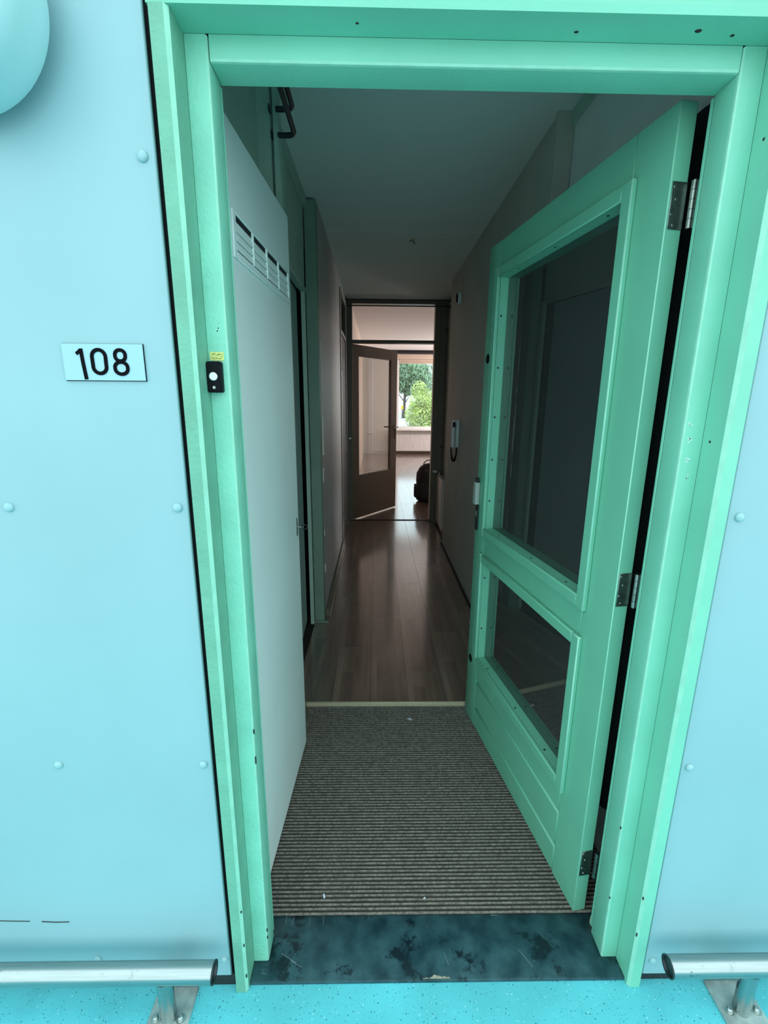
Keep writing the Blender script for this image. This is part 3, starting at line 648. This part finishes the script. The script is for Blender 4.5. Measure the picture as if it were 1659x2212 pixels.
obj('window_sill', box(B(), X0-0.05, X1+0.05, 12.93, 13.1995, 0.690, 0.7145, 0.004), M['whitepaint'], w1)
bd = obj('header_board', box(B(), X0-0.3, X1+0.2, 13.165, 13.184, 2.582, 2.712, 0.003), M['board'], w1)
cr = thing('curtain_rail', (1.8, 13.12, 2.72), 'dark curtain rail above the living room window', 'curtain rail')
obj('rail', box(B(), -0.1, 3.6, 13.08, 13.16, 2.722, 2.768, 0.004), M['rail_black'], cr); obj('rail', box(B(), -0.1, 3.6, 13.10, 13.16, 2.772, 2.8093, 0.004), M['rail_black'], cr)
# living room radiator
rd = thing('radiator', (1.3, 13.1, 0.127), 'long white ribbed radiator under the living room window', 'radiator')
bm = B(); x = 0.50; ft, bk = [], []
pts = []
while x < 2.30:
    pts += [(x, 13.045), (x+0.006, 13.037), (x+0.020, 13.037), (x+0.026, 13.045)]; x += 0.034
lo = [bm.verts.new((px, py, 0.127)) for px, py in pts]; hi = [bm.verts.new((px, py, 0.575)) for px, py in pts]
for i in range(len(pts)-1): bm.faces.new((lo[i], lo[i+1], hi[i+1], hi[i]))
obj('front_panel', bm, M['radiator'], rd)
obj('body', box(B(), 0.50, 2.31, 13.046, 13.12, 0.127, 0.580, 0.004), M['radiator'], rd)
for xx in (0.85, 1.95): obj('bracket', box(B(), xx, xx+0.04, 13.12, 13.1995, 0.2, 0.5, 0.0), M['radiator'], rd)
sbox('baseboard_back', 0.5, 3.9, 13.185, 13.1995, 0.0305, 0.09, M['brown_door'], kind=S, label='brown baseboard under the living room radiator')
# heating pipes on the white end wall
hpipe = thing('heating_pipe', (-0.155, 13.17, 0.03), 'two thin white heating pipes on the living room end wall', 'pipe')
for px in (-0.193, -0.116):
    obj('pipe', cyl(B(), (px, 13.165, 0.0305), (px, 13.165, 2.809), 0.0085, n=8), M['whitepaint'], hpipe)
obj('pipe', cyl(B(), (-0.116, 13.165, 0.115), (0.50, 13.165, 0.115), 0.008, n=8), M['whitepaint'], hpipe)
for z in (0.6, 2.3): obj('clamp', box(B(), -0.215, -0.095, 13.150, 13.1995, z-0.012, z+0.012, 0.003), M['whitepaint'], hpipe)
# unseen right wall, with a window opening added for the fill light
bm = B(); box(bm, 4.0, 4.1, 5.65, 10.4, 0.0305, 2.8095); box(bm, 4.0, 4.1, 12.8, 13.2, 0.0305, 2.8095); box(bm, 4.0, 4.1, 10.4, 12.8, 0.0305, 0.80); box(bm, 4.0, 4.1, 10.4, 12.8, 2.5, 2.8095)
obj('wall_living_right', bm, M['living_wall'], kind=S)
w3 = thing('added_window', (4.05, 11.6, 0.8), 'added side window around the living room fill light', 'window', S)
bm = B(); box(bm, 4.02, 4.08, 10.4, 10.46, 0.8, 2.5); box(bm, 4.02, 4.08, 12.74, 12.8, 0.8, 2.5); box(bm, 4.02, 4.08, 10.46, 12.74, 0.8, 0.86); box(bm, 4.02, 4.08, 10.46, 12.74, 2.44, 2.5)
obj('window_frame', bm, M['whitepaint'], w3)  # frame of the added window
obj('pane', box(B(), 4.06, 4.065, 10.46, 12.74, 0.86, 2.44), M['clear_glass'], w3)  # pane of the added window

# ================================================================== OUTSIDE THE WINDOW
sbox('garden_ground', -60, 60, 13.6, 95, -0.30, -0.06, M['gravel'], kind=S, label='pale paved ground outside the living room window')
def leaf_cloud(name, blobs, count, size, m, parent, seed):
    rnd = random.Random(seed); V, Fc = [], []
    tot = sum(b_[3]*b_[4]*b_[5] for b_ in blobs)
    for (cx, cy, cz, rx, ry, rz) in blobs:
        for _ in range(int(count*rx*ry*rz/tot)):
            while True:
                p = Vector((rnd.uniform(-1, 1), rnd.uniform(-1, 1), rnd.uniform(-1, 1)))
                if 0.25 < p.length < 1: break
            p = Vector((cx+p.x*rx, cy+p.y*ry, cz+p.z*rz))
            a = Vector((rnd.gauss(0, 1), rnd.gauss(0, 1), rnd.gauss(0, 1))).normalized(); b2 = a.orthogonal().normalized()
            s_ = size*rnd.uniform(0.6, 1.3); i = len(V)
            V += [p-a*s_, p+b2*s_*0.5, p+a*s_, p-b2*s_*0.5]; Fc.append((i, i+1, i+2, i+3))
    me = bpy.data.meshes.new(name); inv = Matrix([list(parent['_inv'])[i*4:i*4+4] for i in range(4)])
    me.from_pydata([inv @ v for v in V], [], Fc); me.materials.append(m)
    o = bpy.data.objects.new(name, me); COL.objects.link(o); o.parent = parent; o['kind'] = 'stuff'
    return o
def tree(name, loc, label, cat, trunk_r, trunk_h, blobs, count, size, m, seed, limbs=()):
    t = thing(name, loc, label, cat, group=None)
    x, y, z = loc
    bm = cyl(B(), (x, y, z), (x+0.15, y, z+trunk_h), trunk_r, trunk_r*0.55, 10)
    for (dx, dy, h0, h1) in limbs: cyl(bm, (x+0.15*h0/trunk_h, y, z+h0), (x+dx, y+dy, z+h1), trunk_r*0.4, trunk_r*0.15, 7)
    obj('trunk', bm, M['bark'], t)
    leaf_cloud('foliage', [(x+a, y+b_, z+c, d, e, g) for a, b_, c, d, e, g in blobs], count, size, m, t, seed)
    return t
G = -0.06
tree('tree', (2.43, 42, G), 'big green tree with a dark trunk behind the yellow-green bush', 'tree', 0.14, 4.5,
     [(0.2, 0, 4.0, 1.9, 1.8, 1.3), (-0.6, 0, 3.0, 1.1, 1.2, 1.0), (1.2, 0, 3.2, 1.2, 1.2, 1.2), (0.6, 0, 2.4, 0.8, 0.9, 0.5)], 7000, 0.15, M['leaf_dark'], 1, ((-0.9, 0, 1.4, 2.6), (1.0, 0.2, 1.7, 3.0), (0.5, 0, 1.2, 2.0)))
tree('tree', (6.0, 48, G), 'pale thin-leaved tree at the right edge of the window', 'tree', 0.12, 6.0,
     [(-0.4, 0, 4.2, 1.5, 1.4, 1.5), (0.2, 0, 2.6, 1.4, 1.3, 1.6)], 1500, 0.14, M['leaf_pale'], 2, ((-0.9, 0, 1.5, 4.2), (0.8, 0.2, 1.7, 4.6), (-0.5, 0, 2.6, 5.6)))
tree('tree', (0.9, 52, G), 'green tree at the left edge of the window, farther back', 'tree', 0.16, 6.0,
     [(0.0, 0, 4.1, 2.4, 2.2, 1.9), (1.9, 0, 4.2, 2.0, 1.8, 1.6)], 3600, 0.17, M['leaf_pale'], 3, ((-1.0, 0, 2.0, 4.0), (1.2, 0.2, 2.2, 4.4)))
tree('bush', (2.40, 25, G), 'bright yellow-green bush filling the right side of the window', 'bush', 0.05, 1.6,
     [(0.05, 0, 0.75, 0.98, 0.8, 0.85), (0.08, 0, 1.45, 0.80, 0.7, 0.75), (-0.12, 0, 2.05, 0.45, 0.4, 0.55), (0.70, 0, 1.05, 0.7, 0.6, 1.0)], 8500, 0.055, M['leaf_light'], 4, ((-0.4, 0, 0.2, 1.2), (0.4, 0.1, 0.2, 1.3)))
ys = thing('sign_board', (2.23, 41.2, G), 'small yellow board on a post beside the tree trunk', 'sign')
obj('post', cyl(B(), (2.235, 41.2, G), (2.235, 41.2, 0.78), 0.03, n=8), M['bark'], ys); obj('board', box(B(), 2.13, 2.34, 41.16, 41.19, 0.72, 1.05, 0.01), M['yellow'], ys)

# ================================================================== THINGS ON THE FACADE
# house number plate
npl = thing('house_number_plate', (-0.500, 0.905, 1.540), 'pale blue house number plate reading 108', 'sign')
obj('plate', box(B(), -0.573, -0.427, 0.9005, 0.9025, 1.5405, 1.6045, 0.0), M['plate'], npl)
obj('backing', box(B(), -0.5735, -0.4262, 0.9026, 0.9049, 1.5393, 1.6050, 0.0), M['digit'], npl, label='black edge behind the plate')
def stroke(bm, pts, w_, y0=0.9003, y1=0.8992, closed=False):
    n = len(pts); L_, R_ = [], []
    for i, p in enumerate(pts):
        if closed: a, b_ = pts[(i-1) % n], pts[(i+1) % n]
        else: a, b_ = pts[max(i-1, 0)], pts[min(i+1, n-1)]
        d = Vector((b_[0]-a[0], b_[1]-a[1])).normalized(); nn = Vector((-d.y, d.x))*w_/2
        L_.append((p[0]+nn.x, p[1]+nn.y)); R_.append((p[0]-nn.x, p[1]-nn.y))
    def V3(q, y): return bm.verts.new((q[0], y, q[1]))
    A_ = [[V3(q, y) for q in side] for y in (y0, y1) for side in (L_, R_)]
    rng = range(n if closed else n-1)
    for i in rng:
        j = (i+1) % n
        bm.faces.new((A_[2][i], A_[2][j], A_[3][j], A_[3][i])); bm.faces.new((A_[0][i], A_[2][i], A_[2][j], A_[0][j])); bm.faces.new((A_[1][i], A_[1][j], A_[3][j], A_[3][i]))
    if not closed:
        for i in (0, n-1): bm.faces.new((A_[0][i], A_[1][i], A_[3][i], A_[2][i]))
    return bm
def oval(cx, cz, rx, rz, flat, n=14):
    pts = []
    for i in range(n*2):
        t = 2*PI*i/(2*n); s_ = math.sin(t)
        pts.append((cx+rx*math.cos(t), cz+(flat if s_ >= 0 else -flat)+rz*s_))
    return pts
bx, bz = -0.573, 1.5405
bm = B(); stroke(bm, [(bx+0.0345, bz+0.0555), (bx+0.0360, bz+0.030), (bx+0.0385, bz+0.0015)], 0.0064)
stroke(bm, [(bx+0.0255, bz+0.0465), (bx+0.0295, bz+0.0490), (bx+0.0345, bz+0.0535)], 0.0056, 0.9002, 0.8990)
obj('digit', bm, M['digit'], npl, label='digit 1, its foot slipped to the plate edge')
obj('digit', stroke(B(), oval(bx+0.0655, bz+0.0330, 0.0122, 0.0122, 0.0085), 0.0064, closed=True), M['digit'], npl, label='digit 0')
bm = stroke(B(), oval(bx+0.1045, bz+0.0440, 0.0093, 0.0085, 0.0012), 0.0062, closed=True); stroke(bm, oval(bx+0.1045, bz+0.0220, 0.0115, 0.0095, 0.0012), 0.0062, 0.9002, 0.8990, closed=True)
obj('digit', bm, M['digit'], npl, label='digit 8')
# doorbell and paper label above it
db = thing('doorbell', (-0.3135, 0.9558, 1.521), 'black doorbell with a white button on the left frame post', 'doorbell')
obj('housing', box(B(), -0.3275, -0.2995, 0.937, 0.9555, 1.521, 1.579, 0.0025), M['black'], db)
obj('button', lathe(B(), (-0.3140, 0.9368, 1.551), (0, -1, 0), [(0.0078, 0), (0.0078, 0.002), (0.0065, 0.0034), (0, 0.0028)], 20), M['white'], db)
obj('screw', lathe(B(), (-0.3138, 0.9368, 1.5305), (0, -1, 0), [(0.0032, 0), (0.0028, 0.001), (0.0014, 0.001), (0, 0.0002)], 12), M['chrome'], db)
nl = thing('name_label', (-0.3100, 0.9558, 1.581), 'small yellow paper label stuck above the doorbell', 'label')
obj('paper', box(B(), -0.3240, -0.2970, 0.9548, 0.9555, 1.5815, 1.5975, 0.0), M['sticker'], nl)
bm = B(); rnd = random.Random(5)
for _ in range(34):
    x = rnd.uniform(-0.3205, -0.2995); z = rnd.uniform(1.5840, 1.5945); a = rnd.uniform(0, PI); l = rnd.uniform(0.0006, 0.0014)
    stroke(bm, [(x-l*math.cos(a), z-l*math.sin(a)), (x+l*math.cos(a), z+l*math.sin(a))], 0.0005, 0.9547, 0.9545)
obj('worn_print', bm, M['black'], nl, kind='stuff')
# round wall lamp
LX, LZ = -0.646, 2.082
lm = thing('wall_lamp', (LX, 0.905, LZ), 'round pale blue bulkhead lamp at the top left of the facade', 'lamp')
obj('housing', lathe(B(), (LX, 0.9048, LZ), (0, -1, 0), [(0.105, 0), (0.106, 0.024), (0.139, 0.028), (0.1465, 0.033), (0.1475, 0.040), (0.1455, 0.052), (0.139, 0.085), (0.133, 0.103), (0.128, 0.108), (0.122, 0.105)], 64), M['lampring'], lm)
obj('diffuser', lathe(B(), (LX, 0.9048, LZ), (0, -1, 0), [(0.1225, 0.098), (0.122, 0.106), (0.110, 0.114), (0.07, 0.124), (0, 0.130)], 56), M['diffuser'], lm)

# low stainless bumper rails at the foot of the facade
def bumper(x_end, x_far, post_x, bolts, label, plate):
    t = thing('bumper_rail', (post_x, 0.845, 0.0), label, 'rail')
    yc, zc, rr_ = 0.840, 0.157, 0.0232
    s_ = 1 if x_far > x_end else -1
    obj('tube', cyl(B(), (x_end, yc, zc), (x_far, yc, zc), rr_, n=40, caps=False), M['steel'], t)
    obj('end_cap', lathe(B(), (x_end-s_*0.0035, yc, zc), (s_, 0, 0), [(0, 0.006), (0.019, 0.006), (0.0205, 0.001), (0.0240, 0.0), (0.0240, 0.0033), (0.0225, 0.0036), (0.0225, 0.02)], 32), M['rubber_cap'], t)
    obj('post', cyl(B(), (post_x, yc, 0.0072), (post_x, yc, zc-0.018), 0.0185, n=24), M['steel'], t)
    bp = obj('base_plate', box(B(), plate[0], plate[1], plate[2], plate[3], 0.0003, 0.007, 0.0012), M['steel_plate'], t)
    for bx_ in bolts:
        bm = lathe(B(), (bx_, 0.8365, 0.007), (0, 0, 1), [(0.0115, 0), (0.0115, 0.0018), (0.0072, 0.002), (0.0072, 0.007), (0.0045, 0.0105), (0, 0.0112)], 16)
        obj('bolt', bm, M['chrome'], bp)
bumper(-0.389, -2.4, -0.510, (-0.542, -0.480), 'steel bumper rail on a floor post, left of the doorway', (-0.561, -0.459, 0.785, 0.903))
bumper(0.7275, 3.2, 0.936, (0.904, 0.973), 'steel bumper rail on a floor post, right of the doorway', (0.882, 0.990, 0.785, 0.902))
bm = B(); tube(bm, [(0.772, 0.8195, 0.166), (0.768, 0.8170, 0.160), (0.764, 0.8190, 0.165), (0.769, 0.8210, 0.170), (0.776, 0.8190, 0.1645), (0.786, 0.8180, 0.1625)], 0.0008, 5)
mk = obj('pen_mark', bm, M['black'], [o for o in COL.objects if o.name.startswith('bumper_rail')][1])

# ================================================================== DOORMAT
dm = thing('door_mat', (0.2, 1.555, 0.0), 'brown ribbed entrance carpet mat inside the doorway', 'mat')
obj('carpet', box(B(), -0.3445, 0.7655, 1.0706, 2.0400, 0.0, 0.0115), M['mat'], dm)
bm = B(); y = 1.073
while y < 2.036:
    w_ = 0.0078
    sec = [(-w_/2, 0.0112), (-w_*0.36, 0.0148), (0, 0.0160), (w_*0.36, 0.0148), (w_/2, 0.0112)]
    xs_ = [-0.344 + (0.7655+0.344)*i/10 for i in range(11)]
    j_ = [random.uniform(-0.0006, 0.0006) for _ in xs_]
    rings = [[bm.verts.new((x, y+dy+jj, z)) for dy, z in sec] for x, jj in zip(xs_, j_)]
    for A_, B_ in zip(rings, rings[1:]):
        for i in range(4): bm.faces.new((A_[i], A_[i+1], B_[i+1], B_[i]))
    y += 0.0128
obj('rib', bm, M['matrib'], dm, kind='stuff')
def scrap(x, y, l, w_, a, label, name='paper_scrap'):
    bm = B(); n = 10
    top = [bm.verts.new((math.cos(2*PI*i/n)*l, math.sin(2*PI*i/n)*w_, 0.0012+0.0008*math.sin(3*i))) for i in range(n)]
    bot = [bm.verts.new((v.co.x, v.co.y, 0)) for v in top]
    bm.faces.new(top); bm.faces.new(bot[::-1])
    for i in range(n): bm.faces.new((bot[i], bot[(i+1) % n], top[(i+1) % n], top[i]))
    bm.transform(Matrix.Translation((x, y, 0.0160)) @ Matrix.Rotation(a, 4, 'Z'))
    obj(name, bm, M['scrap'], label=label, cat='scrap', group='pale scraps lying on the ribbed mat')
scrap(-0.155, 1.121, 0.008, 0.0032, 1.9, 'pale bluish petal-shaped scrap at the front left of the mat')
scrap(0.155, 1.112, 0.0045, 0.0022, 0.6, 'tiny pale scrap at the front middle of the mat')
scrap(0.167, 1.939, 0.012, 0.006, -0.3, 'whitish scrap at the far edge of the mat by the wood strip')

# ================================================================== HALL FITTINGS
# two bent dark rails hanging beside the cupboard top
for zz, yy, lab in ((2.435, 1.80, 'upper bent dark steel rail beside the cupboard post'), (2.373, 1.825, 'lower bent dark steel rail beside the cupboard post')):
    cr_ = thing('coat_rail', (-0.33, 1.83, zz), lab, 'coat rail')
    bend = [(-0.303+0.025*math.sin(t), yy-0.025+0.025*math.cos(t), zz) for t in [PI/2*i/6 for i in range(7)]]
    bend2 = [(-0.303+0.025*math.cos(t), 1.20-0.025*math.sin(t), zz) for t in [PI/2*i/6 for i in range(7)]]
    obj('rod', tube(B(), [(-0.335, yy, zz)] + bend + bend2 + [(-0.345, 1.175, zz)], 0.0085, 12), M['dark_metal'], cr_)
    obj('socket', box(B(), -0.3575, -0.3530, yy-0.012, yy+0.012, zz-0.012, zz+0.012, 0.002), M['dark_metal'], cr_)
    obj('bracket', box(B(), -0.3995, -0.345, 1.165, 1.185, zz-0.01, zz+0.01, 0.002), M['dark_metal'], cr_)
# curtain rods before the end frame
for zz, lab in ((2.578, 'upper thin rod in front of the glass over the living room door'), (2.514, 'lower thin rod in front of the glass over the living room door')):
    t = thing('curtain_rod', (0.2, 5.50, zz), lab, 'curtain rod')
    obj('rod', cyl(B(), (-0.344, 5.50, zz), (0.811, 5.50, zz), 0.0062, n=10), M['dark_metal'], t)
    for xx in (-0.3445, 0.8025): obj('bracket', cyl(B(), (xx, 5.50, zz), (xx+0.009, 5.50, zz), 0.017, n=12), M['dark_metal'], t)
# intercom handset
ic = thing('intercom', (0.690, 4.035, 0.97), 'white intercom telephone with a coiled black cord on the right wall', 'intercom')
obj('housing', box(B(), 0.680, 0.7045, 3.985, 4.085, 1.120, 1.350, 0.006, 2), M['white'], ic)
hs = obj('handset', box(B(), 0.650, 0.679, 4.035, 4.078, 1.110, 1.345, 0.012, 3), M['white'], ic)
obj('earpiece_slot', box(B(), 0.656, 0.674, 4.0335, 4.0355, 1.285, 1.330, 0.0), M['black'], hs)
obj('grip_shadow', box(B(), 0.6795, 0.681, 4.028, 4.033, 1.125, 1.335, 0.0), M['black'], ic)
obj('call_button', lathe(B(), (0.6798, 4.008, 1.305), (-1, 0, 0), [(0.007, 0), (0.006, 0.003), (0, 0.0035)], 12), M['black'], ic)
bm = B(); cp = []
for i in range(200):
    t = i/199; a = t*2*PI*20; ph = PI + PI*t
    cp.append((0.676+0.021*math.cos(ph)+0.006*math.cos(a), 4.05+0.006*math.sin(a), 1.110+0.115*math.sin(ph)+0.004*math.sin(a)))
obj('cord', tube(bm, cp, 0.0042, 5), M['black'], ic)
# oval chime, light switch
ch = thing('door_chime', (0.705, 4.213, 2.30), 'small black oval sensor with a white rim high on the right wall', 'sensor')
bm = lathe(B(), (0, 0, 0), (-1, 0, 0), [(1, 0), (1, 0.02), (0.9, 0.026), (0.85, 0.026)], 24); bm.transform(Matrix.Translation((0.7045, 4.213, 2.347)) @ Matrix.Diagonal((1, 0.036, 0.047, 1)))
obj('rim', bm, M['white'], ch)
bm = lathe(B(), (0, 0, 0), (-1, 0, 0), [(0.86, 0), (0.84, 0.030), (0.6, 0.035), (0, 0.036)], 24); bm.transform(Matrix.Translation((0.7040, 4.213, 2.347)) @ Matrix.Diagonal((1, 0.036, 0.047, 1)))
obj('cover', bm, M['black'], ch)
sw = thing('light_switch', (0.705, 4.50, 0.84), 'cream light switch low on the right wall by the recess', 'switch')
obj('plate', box(B(), 0.694, 0.7046, 4.465, 4.535, 0.845, 0.915, 0.003), M['cream'], sw); obj('rocker', box(B(), 0.690, 0.6938, 4.475, 4.525, 0.855, 0.905, 0.002), M['cream'], sw)
obj('nail', lathe(B(), (0.7047, 3.853, 2.143), (-1, 0, 0), [(0.003, 0), (0.003, 0.006), (0.005, 0.007), (0, 0.008)], 8), M['dark_metal'], label='single dark nail high on the right hall wall', cat='nail')
# hall radiator in the recess
hr = thing('radiator', (0.78, 5.33, 0.07), 'slim pale radiator in the recess on the right of the hall', 'radiator')
obj('panel', box(B(), 0.738, 0.752, 5.05, 5.565, 0.075, 0.640, 0.004, 2), M['radiator_hall'], hr); obj('panel', box(B(), 0.785, 0.799, 5.05, 5.565, 0.075, 0.640, 0.004, 2), M['radiator_hall'], hr)
bm = B()
for i in range(26): box(bm, 0.7525, 0.7845, 5.06+i*0.0195, 5.068+i*0.0195, 0.09, 0.632)
obj('fins', bm, M['radiator_hall'], hr, kind='stuff')
obj('end_cover', box(B(), 0.737, 0.800, 5.044, 5.0495, 0.075, 0.642, 0.001), M['radiator_hall'], hr)
obj('valve', cyl(B(), (0.735, 5.590, 0.665), (0.690, 5.590, 0.675), 0.017, 0.014, 14), M['white'], hr)
obj('valve_body', tube(B(), [(0.735, 5.590, 0.665), (0.768, 5.59, 0.665), (0.768, 5.585, 0.61), (0.768, 5.566, 0.60)], 0.010, 8), M['chrome'], hr)
obj('pipe', tube(B(), [(0.795, 5.600, 2.597), (0.795, 5.600, 0.70), (0.790, 5.598, 0.665), (0.770, 5.592, 0.665)], 0.0075, 8), M['trim_in'], hr)
for z in (2.29, 0.97): obj('clamp', box(B(), 0.770, 0.8115, 5.590, 5.612, z-0.008, z+0.008, 0.001), M['dark_metal'], hr)
for yy in (5.15, 5.46): obj('bracket', box(B(), 0.799, 0.8119, yy, yy+0.03, 0.2, 0.55), M['radiator_hall'], hr)

# ================================================================== BACKPACK
bk_ = thing('backpack', (0.795, 6.86, 0.030), 'black backpack standing on the floor behind the right door jamb', 'backpack')
secs = [(0.031, 0.150, 0.11), (0.060, 0.190, 0.13), (0.15, 0.203, 0.145), (0.25, 0.200, 0.145), (0.285, 0.193, 0.14), (0.36, 0.196, 0.14), (0.455, 0.190, 0.13), (0.545, 0.140, 0.105), (0.585, 0.085, 0.07), (0.600, 0.03, 0.025)]
bm = B(); rings = []
for z, wx, wy in secs:
    rg = []
    for i in range(28):
        t = 2*PI*i/28; c_, s_ = math.cos(t), math.sin(t)
        rg.append(bm.verts.new((0.795+wx*math.copysign(abs(c_)**0.75, c_), 6.86+wy*math.copysign(abs(s_)**0.75, s_), z)))
    rings.append(rg)
for A_, B_ in zip(rings, rings[1:]):
    for i in range(28): bm.faces.new((A_[i], A_[(i+1) % 28], B_[(i+1) % 28], B_[i])).smooth = True
bm.faces.new(rings[0][::-1]); bm.faces.new(rings[-1])
obj('body', bm, M['bag'], bk_)
obj('front_pocket', box(B(), 0.665, 0.925, 6.665, 6.725, 0.075, 0.33, 0.028, 3), M['bag'], bk_)
obj('handle', tube(B(), [(0.705, 6.86, 0.580), (0.715, 6.86, 0.612), (0.75, 6.86, 0.640), (0.795, 6.86, 0.648), (0.84, 6.86, 0.640), (0.872, 6.86, 0.612), (0.885, 6.86, 0.580)], 0.0075, 8), M['bag'], bk_)
obj('side_pocket', box(B(), 0.572, 0.615, 6.80, 6.93, 0.09, 0.262, 0.016, 3), M['bag'], bk_)
obj('buckle', box(B(), 0.570, 0.612, 6.845, 6.875, 0.270, 0.290, 0.006, 2), M['bag'], bk_)
obj('zip_pull', box(B(), 0.632, 0.655, 6.80, 6.806, 0.515, 0.530, 0.002), M['bag'], bk_)
obj('print_patch', box(B(), 0.715, 0.76, 6.722, 6.726, 0.500, 0.512, 0.001), M['baglabel'], bk_, label='small grey printed mark')
for xx in (0.70, 0.89): obj('foot', lathe(B(), (xx, 6.80, 0.0302), (0, 0, 1), [(0.012, 0), (0.012, 0.004), (0.010, 0.006)], 10), M['rubber_cap'], bk_)

for o in bpy.data.objects:
    if '_inv' in o: del o['_inv']
